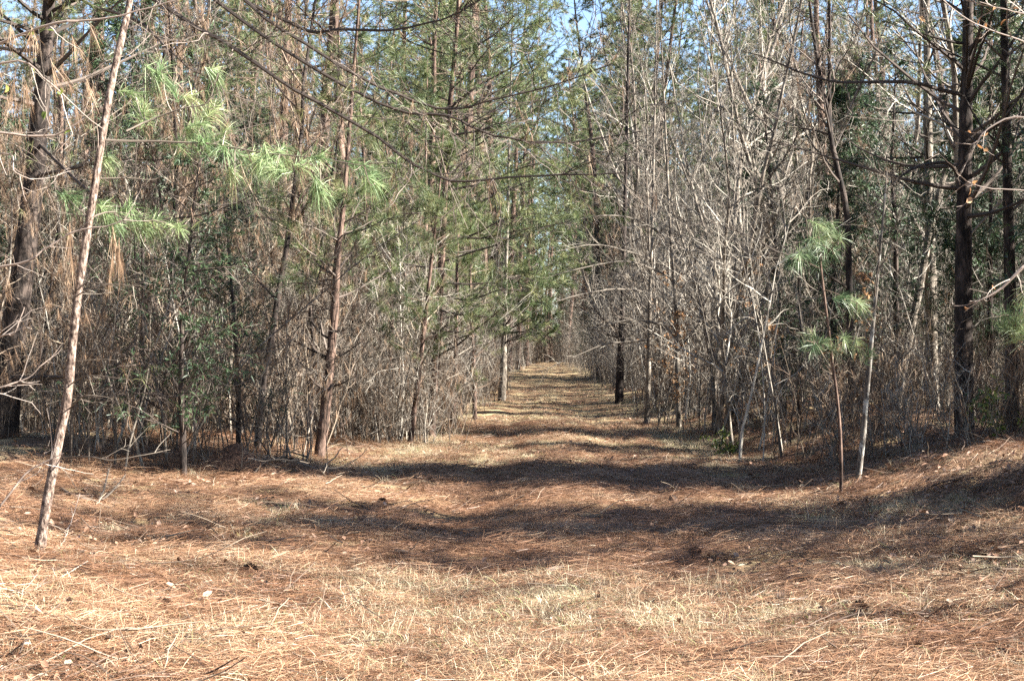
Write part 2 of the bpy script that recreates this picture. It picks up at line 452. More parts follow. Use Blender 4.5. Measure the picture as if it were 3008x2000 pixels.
def dead_pine(seed, H, r0, nb, hang):
    rng = np.random.default_rng(seed)
    mt, mbk, mn, mh = MB(), MB(), MB(), MB(); P0 = grow([[0, 0, -.2]], [[rng.normal(0, .02), rng.normal(0, .02), 1]], H, 22, .025, .03, rng)
    R0 = taper(np.array([r0]), np.array([.008]), 22, .85); R0[:, 0] *= 1.25
    tubes(mt, P0, R0, 10, rough=.05, rng=rng)
    i1, t1, s1, d1 = kids(P0, nb, .07, .6, 65, 105, rng, up=.05, flat=.5)
    L1 = rng.uniform(.7, 2.6, nb); P1 = grow(s1, d1, L1, 9, .1, .02, rng); r1 = rng.uniform(.006, .018, nb)
    tubes(mbk, P1, taper(r1, np.full(nb, .003), 9), 5, rng=rng)
    i2, t2, s2, d2 = kids(P1, 9, .15, 1, 30, 75, rng, up=.05, flat=.6); L2 = L1[i2] * .4 * rng.uniform(.3, 1.1, len(t2)); P2 = grow(s2, d2, L2, 6, .16, .02, rng)
    tubes(mbk, P2, taper(np.full(len(t2), .0045), np.full(len(t2), .002), 6), 3, rng=rng)
    i3, t3, s3, d3 = kids(P2, 4, .15, 1, 30, 70, rng); P3 = grow(s3, d3, L2[i3] * .5 * rng.uniform(.3, 1.1, len(t3)), 4, .18, .0, rng)
    tubes(mbk, P3, taper(np.full(len(t3), .0024), np.full(len(t3), .0012), 4), 3, rng=rng)
    c, _ = sample(P2, rng.integers(0, len(P2), hang), rng.random(hang))
    tufts(mh, c, np.tile([[0, 0, -1.0]], (hang, 1)) + rng.normal(0, .3, (hang, 3)), 8, .17, .003, rng, (2, 32), .2)
    mb2, mn2 = pine_limbs(rng, P0, R0, 30, .6, .99, lambda t: 2.8 * np.clip(2.2 - 2.1 * t, .15, 1), 7, .6, 14, .19, .006)
    mb2.a and mbk.v.extend(mb2.v); mbk.q += [q + mbk.n for q in mb2.q]; mbk.qm += mb2.qm; mbk.a += mb2.a; mbk.n += mb2.n
    return [("trunk", mt.mesh("trunk", M['pine_bark'])), ("branches", mbk.mesh("branches", M['twig_brown'], smooth=False)), ("needles", mn2.mesh("needles", M['needle'], smooth=False)), ("hanging_needles", mh.mesh("hanging_needles", M['dead_needle'], smooth=False))]

def cedar_tree(seed, H, r0, nb, spread, n4=9, dens=1.0, bl=1.0, fm='cedar'):
    rng = np.random.default_rng(seed)
    mt, mbk, mf = MB(), MB(), MB()
    P0 = grow([[0, 0, -.1]], [[rng.normal(0, .03), rng.normal(0, .03), 1]], H, 14, .03, .03, rng)
    R0 = taper(np.array([r0]), np.array([.006]), 14)
    tubes(mt, P0, R0, 8, rough=.06, rng=rng)
    i1, t1, s1, d1 = kids(P0, nb, .12, .99, 50, 90, rng, up=.25, flat=.6)
    L1 = spread * np.clip(1.25 - t1, .15, 1) * rng.uniform(.35, 1.1, len(t1))
    P1 = grow(s1, d1, L1, 7, .12, .03, rng)
    tubes(mbk, P1, taper(np.full(len(t1), .009), np.full(len(t1), .003), 7), 4, rng=rng)
    i2, t2, s2, d2 = kids(P1, int(9 * dens), .3, 1, 25, 60, rng, up=.05, flat=.7)
    L2 = np.clip(L1[i2] * .35, .08, .5) * rng.uniform(.4, 1.1, len(t2))
    P2 = grow(s2, d2, L2, 5, .15, -.02, rng)
    tubes(mbk, P2, taper(np.full(len(t2), .003), np.full(len(t2), .0015), 5), 3, rng=rng)
    c = len(P2) * n4; sel = np.repeat(np.arange(len(P2)), n4)
    s, T = sample(P2, sel, rng.uniform(.15, 1, c))
    D = T + rng.normal(0, .55, (c, 3)) + np.array([0, 0, -.1])
    blades(mf, s, D, rng.uniform(.04, .11, c) * bl, rng.uniform(.006, .012, c) * bl, .3, rng=rng, tint=np.clip(rng.random(len(t1))[i1 * 0 + np.arange(len(t1))][i2][sel] * .6 + rng.random(c) * .4, 0, 1))
    return [("trunk", mt.mesh("trunk", M['shade_dark_bark'])), ("branches", mbk.mesh("branches", M['twig_dark'], smooth=False)), ("foliage", mf.mesh("foliage", M[fm], smooth=False))]

PROTO = {
    'bare': [bare_tree(11, 9.5, .055, 28, 7, 6, lean=.06, twm='twig_silver'), bare_tree(12, 8.0, .045, 26, 7, 6, lean=.1), bare_tree(13, 11.0, .07, 30, 7, 6, lean=.05, low=.25, twm='twig_silver'),
             bare_tree(14, 7.0, .04, 22, 6, 5, stems=2, twm='twig_silver'), bare_tree(15, 9.0, .05, 16, 6, 5, stems=2, low=.2), bare_tree(16, 6.0, .03, 26, 7, 6, lean=.12, twm='twig_silver')],
    'brown': [bare_tree(21, 6.5, .035, 26, 5, 5, twm='twig_brown', bk='shade_dark_bark', hang=220, lean=.08), bare_tree(22, 5.0, .028, 26, 5, 5, twm='twig_brown', bk='grey_bark', hang=200, lean=.1),
              bare_tree(23, 7.5, .045, 24, 6, 5, twm='twig_brown', bk='shade_dark_bark', hang=260, lean=.05), bare_tree(24, 4.2, .02, 24, 5, 5, stems=2, twm='twig_brown', bk='grey_bark', hang=150)],
    'pine': [pine_tree(31, 17, .15, 66, .16, .36, 2.9, 8, 15, .19, .0065), pine_tree(32, 20, .18, 66, .2, .42, 3.2, 8, 15, .19, .0065), pine_tree(33, 14, .12, 62, .14, .3, 2.5, 8, 16, .19, .006)],
    'dead_pine': [dead_pine(37, 17, .15, 46, 420), dead_pine(38, 19, .17, 50, 380), dead_pine(39, 15, .12, 44, 420)],
    'far_pine': [pine_tree(35, 22, .18, 80, .2, .3, 3.6, 7, 12, .26, .014), pine_tree(36, 25, .2, 80, .25, .36, 3.8, 7, 12, .26, .014)],
    'young': [pine_tree(41, 6.5, .06, 46, .14, .25, 1.5, 6, 22, .19, .0035), pine_tree(42, 8.5, .075, 50, .16, .3, 1.7, 6, 20, .19, .004), pine_tree(43, 4.5, .045, 40, .1, .16, 1.2, 5, 26, .19, .003)],
    'cedar': [cedar_tree(51, 5.5, .06, 70, 1.5), cedar_tree(52, 4.2, .045, 60, 1.2), cedar_tree(53, 7.0, .08, 80, 1.9), cedar_tree(54, 9.5, .12, 170, 2.0, 12, 1.4, 1.8)],
    'shade_dark_cedar': [cedar_tree(56, 7.5, .08, 110, 1.9, 10, 1.2, 1.7, 'shade_dark_cedar'), cedar_tree(57, 6.0, .07, 100, 1.7, 10, 1.2, 1.7, 'shade_dark_cedar')],
    'beech': [bare_tree(61, 3.2, .018, 18, 5, 4, leaves=260, twm='twig_grey'), bare_tree(62, 2.4, .014, 14, 5, 4, leaves=150)],
}

PLACED = []
def place(name, parts, x, y, rz, sc, label, cat, group=None, tilt=(0, 0)):
    t = thing(name, label, cat, (x, y, float(hgt(x, y))), group)
    t.rotation_euler = (tilt[0], tilt[1], rz); t.scale = (sc, sc, sc)
    for nm, me in parts:
        obj(nm, me, t)
    PLACED.append((x, y))
    return t

# ------------------------------------------------------------------ individual trees of the two woods
rngw = np.random.default_rng(101)
LAND = [("the pale pine sapling", 215, 10.5), ("the big dark trunk", 60, 20), ("the green cedar", 600, 17), ("the red brown pine", 970, 21), ("the green topped pine", 1290, 26),
        ("the leaning grey snag", 1375, 39), ("the trail end", 1590, 140), ("the verge pine", 1822, 44), ("the orange beech", 1960, 33),
        ("the forked dark tree", 2440, 23), ("the lichen spotted sapling", 2540, 15.6), ("the tufted pine seedling", 2420, 14.8), ("the stout grey pine", 2735, 27), ("the stout dark pine", 2835, 19), ("the dark cedar", 2330, 22)]
seen_labels = {}
def describe(kindw, x, y, tilt, sc):
    u = 1504 + x / y * FPX
    du = [abs(u - l[1]) + 4 * abs(y - l[2]) for l in LAND]
    l = LAND[int(np.argmin(du))]
    rel = "beyond" if abs(u - l[1]) < 45 and y > l[2] else "left of" if u < l[1] else "right of"
    a = "tall" if sc > 1.15 else "low" if sc < .85 else "middling"
    ln = "leaning left" if tilt < -.04 else "leaning right" if tilt > .04 else "upright"
    dp = "at the verge" if abs(x - xc(y)) < 4.2 else "inside the wood" if abs(x - xc(y)) < 8 else "deep within"
    return f"{a} {kindw} {ln} {dp} {rel} {l[0]}"

def scatter_trees(sidesign, n, pool, ymin, ymax, smin, smax, mind, s0, grp, kinds, umin=-9e9, umax=9e9):
    placed = 0; tries = 0
    while placed < n and tries < n * 60:
        tries += 1
        y = ymin + (ymax - ymin) * rngw.random() ** 1.0
        half = .36 * y + 1.5
        s = s0 + rngw.random() ** 1.35 * max(half - s0, .5)
        s = min(s, s0 + 26)
        x = float(xc(y)) + sidesign * s
        if abs(x) > half or not umin < 1504 + x / y * FPX < umax: continue
        if sidesign > 0 and 19.6 < y + .176 * s < 25.6 and rngw.random() < .92: continue
        if y < 23.5 and sidesign < 0 and s < 3.6: continue
        if any((x - a) ** 2 + (y - b) ** 2 < mind ** 2 for a, b in PLACED): continue
        kn = pool[rngw.integers(len(pool))]
        pr = PROTO[kn][rngw.integers(len(PROTO[kn]))]
        sc = rngw.uniform(smin, smax)
        tl = (rngw.normal(0, .05), rngw.normal(0, .06))
        nm, kw, cat = kinds[kn]
        place(nm, pr, x, y, rngw.uniform(0, 6.28), sc, describe(kw, x, y, tl[1], sc), cat, grp[kn], tl)
        placed += 1

KINDS = {'shade_dark_cedar': ("cedar_tree", "dark cedar", "cedar tree"), 'dead_pine': ("pine_tree", "dead limbed pine", "pine tree"), 'bare': ("bare_tree", "grey leafless tree", "tree"), 'brown': ("needle_draped_tree", "needle hung tree", "tree"),
         'pine': ("pine_tree", "pine", "pine tree"), 'young': ("young_pine", "young green pine", "pine tree"), 'cedar': ("cedar_tree", "bushy cedar", "cedar tree"), 'beech': ("beech_sapling", "orange leaved beech", "tree")}
GL = {'shade_dark_cedar': "added shade toned cedars deep in the left wood", 'dead_pine': "dead limbed pines in the left wood", 'bare': "leafless trees in the left wood", 'brown': "needle draped trees in the left wood", 'pine': "pines in the left wood", 'young': "young pines in the left wood", 'cedar': "cedars in the left wood"}
GR = {'shade_dark_cedar': "added shade toned cedars deep in the right wood", 'dead_pine': "dead limbed pines in the right wood", 'bare': "leafless trees in the right wood", 'brown': "needle draped trees in the right wood", 'pine': "pines in the right wood", 'young': "young pines in the right wood", 'cedar': "cedars in the right wood", 'beech': "beech saplings in the right wood"}

# ==== HERO OBJECTS ====
rh = np.random.default_rng(77)
def W3(pts):
    return np.array([at(*p) for p in pts])

def path_trunk(pts, top=None, n=24, lean=None):
    """photo points (u, v, distance) of a trunk -> base point and a local poly-line from the ground up"""
    p = W3(pts)
    base = np.array([p[0, 0], p[0, 1], float(hgt(p[0, 0], p[0, 1]))])
    p[0, 2] = base[2] - .12
    if top is not None:
        d = nrm(p[-1] - p[-2]) if lean is None else nrm(np.array(lean, float)); d = nrm(d + np.array([0, 0, .6]))
        L = top - (p[-1, 2] - base[2])
        if L > .3: p = np.vstack([p, p[-1] + d * L * .5, p[-1] + d * L])
    return base, spline(p - base, n)[None]

def limb(mb, pts, r0, r1, rng, k=14, L=.6, tw=.002, sides=5, k2=4, up=.05, n=18, ang=(25, 65), wob=.15):
    """one limb along photo-measured points with its side twigs"""
    P = spline(pts, n)[None]
    jit = rng.normal(0, 1, P.shape); jit[:, 1:-1] = (jit[:, :-2] + jit[:, 1:-1] + jit[:, 2:]) / 2
    P = P + jit * min(.03, .05 * np.linalg.norm(np.diff(np.asarray(pts)[[0, -1]], axis=0)) / n); P[:, 0] = np.asarray(pts)[0]
    R = taper(np.array([r0]), np.array([r1]), n)
    tubes(mb, P, R, sides, rng=rng, tint=rng.random(1) * .3 + .3)
    if k:
        i1, t1, s1, d1 = kids(P, k, .08, 1, ang[0], ang[1], rng, up=up)
        L1 = L * rng.uniform(.3, 1.1, len(t1)); P1 = grow(s1, d1, L1, 7, wob, up * .4, rng)
        tubes(mb, P1, taper(np.full(len(t1), max(tw * 1.8, r1)), np.full(len(t1), tw * .7), 7), 3, rng=rng)
        if k2:
            i2, t2, s2, d2 = kids(P1, k2, .15, 1, 25, 60, rng, up=up)
            P2 = grow(s2, d2, L1[i2] * .45 * rng.uniform(.3, 1.1, len(t2)), 5, wob, up * .4, rng)
            tubes(mb, P2, taper(np.full(len(t2), tw), np.full(len(t2), tw * .5), 5), 3, rng=rng)
            return P1, P2
        return P1, P1
    return P, P

def bare_limbs(mbk, P0, r_of, H, nb, k2, k3, rng, low=.2, lf=.25, tw=.0018, ang=(30, 70), up=.05, side=None):
    i1, t1, s1, d1 = kids(P0, nb, low, .98, ang[0], ang[1], rng, up=.15)
    if side is not None: d1 = nrm(d1 + side)
    L1 = H * lf * (1.05 - t1 * .75) * rng.uniform(.4, 1.1, len(t1))
    P1 = grow(s1, d1, L1, 8, .13, up, rng); r1 = np.clip(r_of * (1 - t1) * .4 + .003, .003, .018)
    tubes(mbk, P1, taper(r1, np.full(len(r1), tw), 8), 4, rng=rng)
    i2, t2, s2, d2 = kids(P1, k2, .15, 1, 25, 65, rng, up=.1)
    L2 = L1[i2] * .5 * (1.1 - t2 * .7) * rng.uniform(.4, 1.2, len(t2)); P2 = grow(s2, d2, L2, 6, .16, up, rng)
    tubes(mbk, P2, taper(np.maximum(r1[i2] * .45, tw * 1.3), np.full(len(t2), tw * .8), 6), 3, rng=rng)
    i3, t3, s3, d3 = kids(P2, k3, .15, 1, 25, 65, rng, up=.1)
    P3 = grow(s3, d3, np.clip(L2[i3] * .6, .1, .6) * rng.uniform(.4, 1.2, len(t3)), 4, .18, up, rng)
    tubes(mbk, P3, taper(np.full(len(t3), tw), np.full(len(t3), tw * .55), 4), 3, rng=rng)
    return P1, P2, P3

def hang_needles(mb, P, n, rng, L=.17, w=.0026, m=9):
    c, _ = sample(P, rng.integers(0, len(P), n), rng.random(n))
    tufts(mb, c, np.tile([[0, 0, -1.0]], (n, 1)) + rng.normal(0, .25, (n, 3)), m, L, w, rng, (2, 28), .2)

def finish(name, label, cat, base, parts, group=None):
    t = thing(name, label, cat, base, group)
    for nm, mb, mt, sm in parts:
        if mb.n: obj(nm, mb.mesh(nm, M[mt], smooth=sm), t)
    PLACED.append((base[0], base[1]))
    return t

def tuft_branch(mbk, mn, base, limbs, tuft_uv, d, rng, m=60, L=.19, w=.0021, dz=.25, twin=.5, droop=.8):
    """tufts at photo points, each carried by a twig from the nearest limb"""
    allp = np.vstack([spline(W3(l) - base, 40) for l in limbs])
    C, A = [], []
    for u, v in tuft_uv:
        c = at(u, v, d + rng.uniform(-dz, dz)) - base
        k = np.argmin(np.linalg.norm((allp - c) * np.array([1, .6, 1]), axis=1)); s = allp[k]
        mid = s * .5 + c * .5 + np.array([0, 0, -.04 + .03 * rng.normal()])
        P = spline([s, mid, c], 7)[None]
        tubes(mbk, P, taper(np.array([.0045]), np.array([.003]), 7), 4, rng=rng)
        ax = nrm(c - mid) * .6 + np.array([.25, -.1, -.05]) + rng.normal(0, .25, 3)
        C.append(c); A.append(ax)
        if rng.random() < twin:
            C.append(c * .7 + mid * .3 + rng.normal(0, .02, 3)); A.append(ax + rng.normal(0, .4, 3))
    tufts(mn, np.array(C), np.array(A), m // 2, L, w, rng, (10, 80), droop, back=.13, mat=0)

# 1 pale pine sapling on the near left --------------------------------------------------------------
d = 10.5
base, P0 = path_trunk([(108, 1672, d), (128, 1540, d), (152, 1400, d), (178, 1270, d), (200, 1150, d), (214, 1000, d), (235, 820, d), (268, 610, d), (300, 400, d), (332, 220, d + .05), (366, 70, d + .1), (388, -40, d + .15)], top=4.6, n=40)
mt, mbk, mn, mh = MB(), MB(), MB(), MB()
R0 = taper(np.array([.037]), np.array([.017]), 40, .8); R0[:, 0] *= 1.5; R0[:, 1] *= 1.2
R0 = R0 * (1 + rh.normal(0, .035, R0.shape))
tubes(mt, P0, R0, 14, rough=.02, rng=rh)
lim = [[(308, 412, d), (420, 414, d + .1), (560, 420, d + .15), (680, 432, d + .2), (800, 450, d + .15), (950, 468, d + .1), (1070, 490, d)],
       [(370, 385, d + .02), (440, 352, d + .1), (540, 318, d + .1), (610, 300, d + .1), (640, 215, d + .1)],
       [(262, 640, d), (330, 622, d + .1), (420, 640, d + .2), (540, 668, d + .25)],
       [(262, 640, d), (225, 610, d + .15), (200, 590, d + .25)],
       [(285, 525, d), (370, 523, d + .1), (440, 528, d + .15), (470, 522, d + .2)]]
for l, r in zip(lim, (.009, .007, .007, .006, .005)):
    limb(mbk, W3(l) - base, r, .003, rh, k=7, L=.3, tw=.0016, k2=2)
tuft_branch(mbk, mn, base, lim, [(638, 204), (565, 281), (504, 255), (472, 198), (395, 274), (421, 319), (638, 313), (664, 383), (561, 370), (593, 408), (523, 421), (663, 440), (689, 510), (810, 504), (778, 459), (836, 434), (944, 459), (944, 574), (721, 460), (1060, 488), (1090, 505), (1105, 535),
             (217, 587), (319, 606), (383, 606), (408, 638), (459, 638), (529, 670), (344, 664), (319, 459), (755, 480), (900, 480), (600, 360), (430, 660), (500, 655)], d + .3, rh, m=170, L=.2, w=.003)
for l in ([(215, 860, d), (260, 832, d - .2), (330, 835, d - .3), (430, 842, d - .4)], [(210, 880, d), (260, 850, d - .1), (330, 835, d - .15), (380, 842, d - .2)], [(205, 1130, d), (250, 1105, d - .2), (310, 1105, d - .3), (390, 1118, d - .4)],
          [(205, 1200, d), (250, 1160, d - .2), (310, 1140, d - .3)], [(180, 1342, d), (260, 1340, d - .2), (330, 1350, d - .3), (420, 1335, d - .3), (500, 1322, d - .2)]):
    limb(mbk, W3(l) - base, .0055, .002, rh, k=5, L=.22, tw=.0014, k2=2)
pts = [(330, 700), (345, 760), (338, 720), (210, 790), (200, 740), (360, 780), (330, 780), (205, 690), (320, 820), (350, 740)]
C = np.array([at(u, v, d + rh.uniform(-.1, .1)) - base for u, v in pts])
tufts(mh, C, np.tile([[0, 0, -1.0]], (len(C), 1)), 26, .24, .0022, rh, (2, 16), .1)
finish("pine_sapling", "slender pale pink barked pine sapling leaning right over the needle litter", "pine tree", base, [("trunk", mt, 'pink_bark', True), ("branches", mbk, 'twig_grey', False), ("needles", mn, 'needle_bright', False), ("hanging_needles", mh, 'dead_needle', False)])

# 2 big dark pine on the far left with sweeping dark limbs ------------------------------------------
d = 19.5
base, P0 = path_trunk([(8, 1270, d), (30, 1050, d), (66, 800, d), (95, 560, d), (118, 330, d), (135, 100, d), (150, -150, d)], top=17, n=30)
mt, mbk, mh, mn = MB(), MB(), MB(), MB()
R0 = taper(np.array([.19]), np.array([.03]), 30); tubes(mt, P0, R0, 12, rough=.03, rng=rh)
sweep = [[(150, -260, d), (330, -90, 18), (530, 50, 17), (700, 150, 16.3), (850, 240, 15.8), (1000, 340, 15.4), (1150, 440, 15), (1240, 490, 14.8), (1330, 530, 14.6), (1480, 525, 14.3), (1700, 515, 14), (1850, 508, 13.8)],
         [(150, -330, d), (500, -90, 17.5), (760, 90, 16.5), (1000, 249, 15.8), (1179, 325, 15.4), (1319, 344, 15.1), (1446, 395, 14.9), (1638, 421, 14.6), (1880, 383, 14.3)],
         [(150, -420, d), (560, -150, 18), (800, 60, 17), (1000, 191, 16.4), (1191, 287, 16), (1319, 319, 15.8), (1446, 300, 15.6), (1638, 249, 15.3), (1785, 198, 15)],
         [(150, -420, d), (500, -160, 19), (760, 20, 18.5), (900, 90, 18), (1000, 89, 17.7), (1130, 88, 17.5), (1255, 73, 17.2), (1357, 32, 17), (1430, -20, 16.8)],
         [(140, -60, d), (260, 10, 18.8), (400, 60, 18), (470, 120, 17.6), (540, 190, 17.2), (640, 240, 17)],
         [(100, 520, d), (190, 500, 19), (330, 470, 18.5), (480, 470, 18)],
         [(40, 1110, d), (130, 1108, 18.5), (260, 1100, 18), (340, 1075, 17.6), (400, 1030, 17.4)],
         [(110, 420, d), (260, 560, 18), (420, 640, 17.6), (540, 640, 17.3), (660, 610, 17), (760, 570, 16.8)]]
for l, r in zip(sweep, (.03, .026, .025, .03, .026, .027, .033, .024)):
    P1, P2 = limb(mbk, W3(l) - base, r, .006, rh, k=46, L=1.3, tw=.0032, k2=7, n=30, ang=(30, 80), up=-.02)
    hang_needles(mh, P1[:, :], 26, rh, w=.003)
    sel = rh.random(len(P2)) < .08
    if sel.any(): tufts(mn, P2[sel][:, -1], nrm(P2[sel][:, -1] - P2[sel][:, -2]), 22, .16, .0035, rh)
mb2, mn2 = pine_limbs(rh, P0, R0, 40, .5, .99, lambda t: 3.2 * np.clip(1.6 - 1.4 * t, .2, 1), 7, .55, 14, .17, .005)
for a in (mb2,): mbk.v += a.v; mbk.q += [q + mbk.n for q in a.q]; mbk.qm += a.qm; mbk.a += a.a; mbk.n += a.n
mn.v += mn2.v; mn.q += [q + mn.n for q in mn2.q]; mn.t += [q + mn.n for q in mn2.t]; mn.qm += mn2.qm; mn.tm += mn2.tm; mn.a += mn2.a; mn.n += mn2.n
finish("pine_tree", "stout dark pine leaning at the left edge whose bare limbs sweep over the trail", "pine tree", base, [("trunk", mt, 'shade_dark_bark', True), ("branches", mbk, 'twig_dark', False), ("needles", mn, 'needle', False), ("hanging_needles", mh, 'dead_needle', False)])

# trees whose trunks are measured from the photograph ------------------------------------------------
def pine_at(label, pts, r, top, nb, t0, live, spread, bk='pine_bark', k2=7, tn=18, nl=.18, nw=.0042, hang=0, name="pine_tree", twm='twig_dark', nm='needle', flare=1.25, extra=()):
    base, P0 = path_trunk(pts, top, 30)
    R0 = taper(np.array([r]), np.array([.01]), 30, .9); R0[:, 0] *= flare
    mt = MB(); tubes(mt, P0, R0, 12, rough=.05, rng=rh)
    mbk, mn = pine_limbs(rh, P0, R0, nb, t0, .99, lambda t: spread * np.where(t < live, .6, np.clip(1.25 * (1.02 - t) / (1.02 - live) + .15, .12, 1)), k2, live, tn, nl, nw)
    for e in extra:                                        # long boughs measured from the photograph, tufted towards their ends
        P1, P2 = limb(mbk, W3(e) - base, r * .3, .004, rh, k=26, L=.8, tw=.0026, k2=4, up=.03)
        for Q in (P1, P2[rh.random(len(P2)) < .5]):
            tufts(mn, Q[:, -1], nrm(Q[:, -1] - Q[:, -2]) + np.array([0, 0, .1]), tn, nl, nw, rh)
    return finish(name, label, "pine tree", base, [("trunk", mt, bk, True), ("branches", mbk, twm, False), ("needles", mn, nm, False)])

def bare_at(label, pts, r, top, nb, k2=5, k3=4, bk='grey_bark', twm='twig_grey', low=.15, lf=.25, hang=0, name="bare_tree", extra=(), side=None, up=.05, forks=(), ang=(30, 70)):
    base, P0 = path_trunk(pts, top, 26)
    mt, mbk, mh = MB(), MB(), MB()
    R0 = taper(np.array([r]), np.array([.006]), 26, .9); R0[:, 0] *= 1.2
    tubes(mt, P0, R0, 10, rough=.04, rng=rh)
    for f in forks:
        F = spline(W3(f) - base, 18)[None]; tubes(mt, F, taper(np.array([r * .6]), np.array([.008]), 18), 8, rng=rh)
        bare_limbs(mbk, F, r * .5, top, max(nb // 2, 5), k2, k3, rh, .1, lf * .7)
    P1, P2, P3 = bare_limbs(mbk, P0, r, top, nb, k2, k3, rh, low, lf, side=side, up=up, ang=ang)
    for e in extra: limb(mbk, W3(e) - base, r * .4, .003, rh, k=16, L=.55, tw=.002, k2=4)
    if hang: hang_needles(mh, P2, hang, rh)
    return finish(name, label, "tree", base, [("trunk", mt, bk, True), ("branches", mbk, twm, False), ("hanging_needles", mh, 'dead_needle', False)])

pine_at("red brown pine standing at the left trail edge where the shade begins", [(935, 1345, 21), (950, 1250, 21), (968, 1080, 21), (985, 880, 21), (992, 740, 21), (1008, 610, 21)], .085, 7.5, 40, .22, .42, 1.5, tn=22, nl=.19, nw=.0036)
pine_at("tall pine with a broad green top standing left of the trail", [(1262, 1290, 26), (1278, 1100, 26), (1292, 880, 26), (1305, 600, 26), (1322, 320, 26), (1345, 30, 26)], .08, 13.5, 84, .16, .3, 2.9, k2=8, tn=20, nl=.2, nw=.0055, nm='needle', extra=[[(1300, 720, 26), (1390, 690, 25.7), (1490, 640, 25.3), (1600, 625, 25)], [(1310, 560, 26), (1420, 540, 25.6), (1540, 490, 25.2), (1660, 470, 24.8)], [(1322, 320, 26), (1400, 255, 25.7), (1490, 205, 25.4), (1555, 150, 25.2), (1600, 20, 25)], [(1318, 400, 26), (1430, 380, 25.6), (1560, 330, 25.3), (1650, 260, 25)], [(1290, 860, 26), (1380, 880, 25.8), (1480, 850, 25.5), (1560, 860, 25.3)], [(1335, 160, 26), (1440, 110, 25.6), (1540, 20, 25.3)]])
bare_at("grey snag leaning right over the verge left of the trail", [(1345, 1212, 36), (1365, 1140, 36), (1388, 1050, 36), (1405, 960, 36), (1416, 925, 36)], .10, 3.3, 8, low=.4, lf=.3, bk='grey_bark', extra=[[(1410, 945, 36), (1440, 930, 36), (1480, 925, 35.8)]])
pine_at("grey sunlit pine trunk on the left verge beyond the leaning snag", [(1472, 1180, 43), (1478, 1100, 43), (1480, 1000, 43), (1484, 900, 43)], .12, 12, 60, .36, .4, 2.6, bk='grey_bark', k2=8, tn=20, nl=.24, nw=.009)
pine_at("dark pine trunk close to the right verge of the trail", [(1818, 1190, 40.5), (1822, 1080, 40.5), (1826, 960, 40.5), (1830, 850, 40.5)], .125, 14, 40, .25, .6, 2.3, bk='shade_dark_bark', k2=6, tn=14, nl=.2, nw=.007)
bare_at("thin straight grey tree right of the dark verge pine", [(1898, 1225, 31), (1905, 1100, 31), (1908, 900, 31), (1915, 700, 31)], .06, 10, 30, k2=6, k3=5, low=.25, twm="twig_silver", extra=[[(1906, 1000, 31), (1780, 1010, 30.8), (1660, 1060, 30.6), (1590, 1090, 30.5)], [(1908, 860, 31), (1790, 850, 30.6), (1650, 880, 30.2), (1540, 930, 30)], [(1912, 760, 31), (1760, 720, 30.6), (1620, 740, 30.2)]])
bare_at("twin to the thin grey tree but sunlit and paler", [(1995, 1255, 28), (1990, 1100, 28), (1985, 900, 28), (1970, 700, 28)], .055, 9, 30, k2=6, k3=5, low=.2, twm="twig_silver", extra=[[(1985, 960, 28), (1860, 940, 27.8), (1740, 965, 27.5), (1600, 1000, 27.2)], [(1980, 820, 28), (1850, 770, 27.6), (1700, 790, 27.3), (1560, 830, 27)], [(1972, 700, 28), (1850, 640, 27.6), (1720, 640, 27.2), (1600, 690, 27)]])
bare_at("forked dark tree leaning left in the right wood before the stout pines", [(2508, 1330, 22), (2500, 1100, 22), (2494, 800, 22), (2486, 612, 22), (2448, 446, 22), (2432, 325, 22), (2414, 250, 22), (2390, 95, 22), (2375, -40, 22)], .058, 8.5, 30, k2=6, k3=5, bk='shade_dark_bark', twm='twig_dark',
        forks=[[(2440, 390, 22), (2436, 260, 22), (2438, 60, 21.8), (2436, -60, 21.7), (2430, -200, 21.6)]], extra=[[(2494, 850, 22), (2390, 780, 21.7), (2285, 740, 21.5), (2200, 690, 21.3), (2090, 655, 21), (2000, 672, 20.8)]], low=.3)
pine_at("stout grey pine trunk in the right wood behind the forked tree", [(2738, 1290, 27), (2735, 900, 27), (2728, 500, 27), (2724, 100, 27)], .13, 17, 44, .3, .55, 2.8, bk='grey_bark', k2=6, tn=16, nl=.2, nw=.006)
# stout dark pine with two long limbs to the left
d = 19
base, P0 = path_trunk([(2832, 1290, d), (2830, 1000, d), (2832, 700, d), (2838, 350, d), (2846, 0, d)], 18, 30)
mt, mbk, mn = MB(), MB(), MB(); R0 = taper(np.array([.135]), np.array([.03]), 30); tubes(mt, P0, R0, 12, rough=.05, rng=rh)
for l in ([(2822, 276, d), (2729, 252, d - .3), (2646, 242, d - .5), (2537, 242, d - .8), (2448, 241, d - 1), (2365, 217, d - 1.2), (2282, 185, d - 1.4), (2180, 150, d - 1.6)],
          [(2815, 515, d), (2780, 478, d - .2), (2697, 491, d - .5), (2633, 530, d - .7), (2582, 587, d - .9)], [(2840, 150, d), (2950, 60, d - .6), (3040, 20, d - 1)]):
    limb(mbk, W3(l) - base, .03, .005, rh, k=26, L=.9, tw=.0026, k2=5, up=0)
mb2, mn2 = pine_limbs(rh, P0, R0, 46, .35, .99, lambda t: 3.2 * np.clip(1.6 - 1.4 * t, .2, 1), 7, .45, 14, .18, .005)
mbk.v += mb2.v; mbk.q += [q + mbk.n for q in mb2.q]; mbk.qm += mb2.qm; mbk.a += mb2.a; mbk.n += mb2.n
finish("pine_tree", "stout dark red pine near the right edge with a long bare limb reaching left", "pine tree", base, [("trunk", mt, 'shade_dark_bark', True), ("branches", mbk, 'twig_dark', False), ("needles", mn2, 'needle', False)])
bare_at("dark trunk at the right edge of the picture behind the leafy shrub", [(2975, 1280, 18.5), (2968, 900, 18.5), (2960, 500, 18.5), (2950, 0, 18.5)], .09, 11, 26, bk='shade_dark_bark', twm='twig_dark', low=.3)

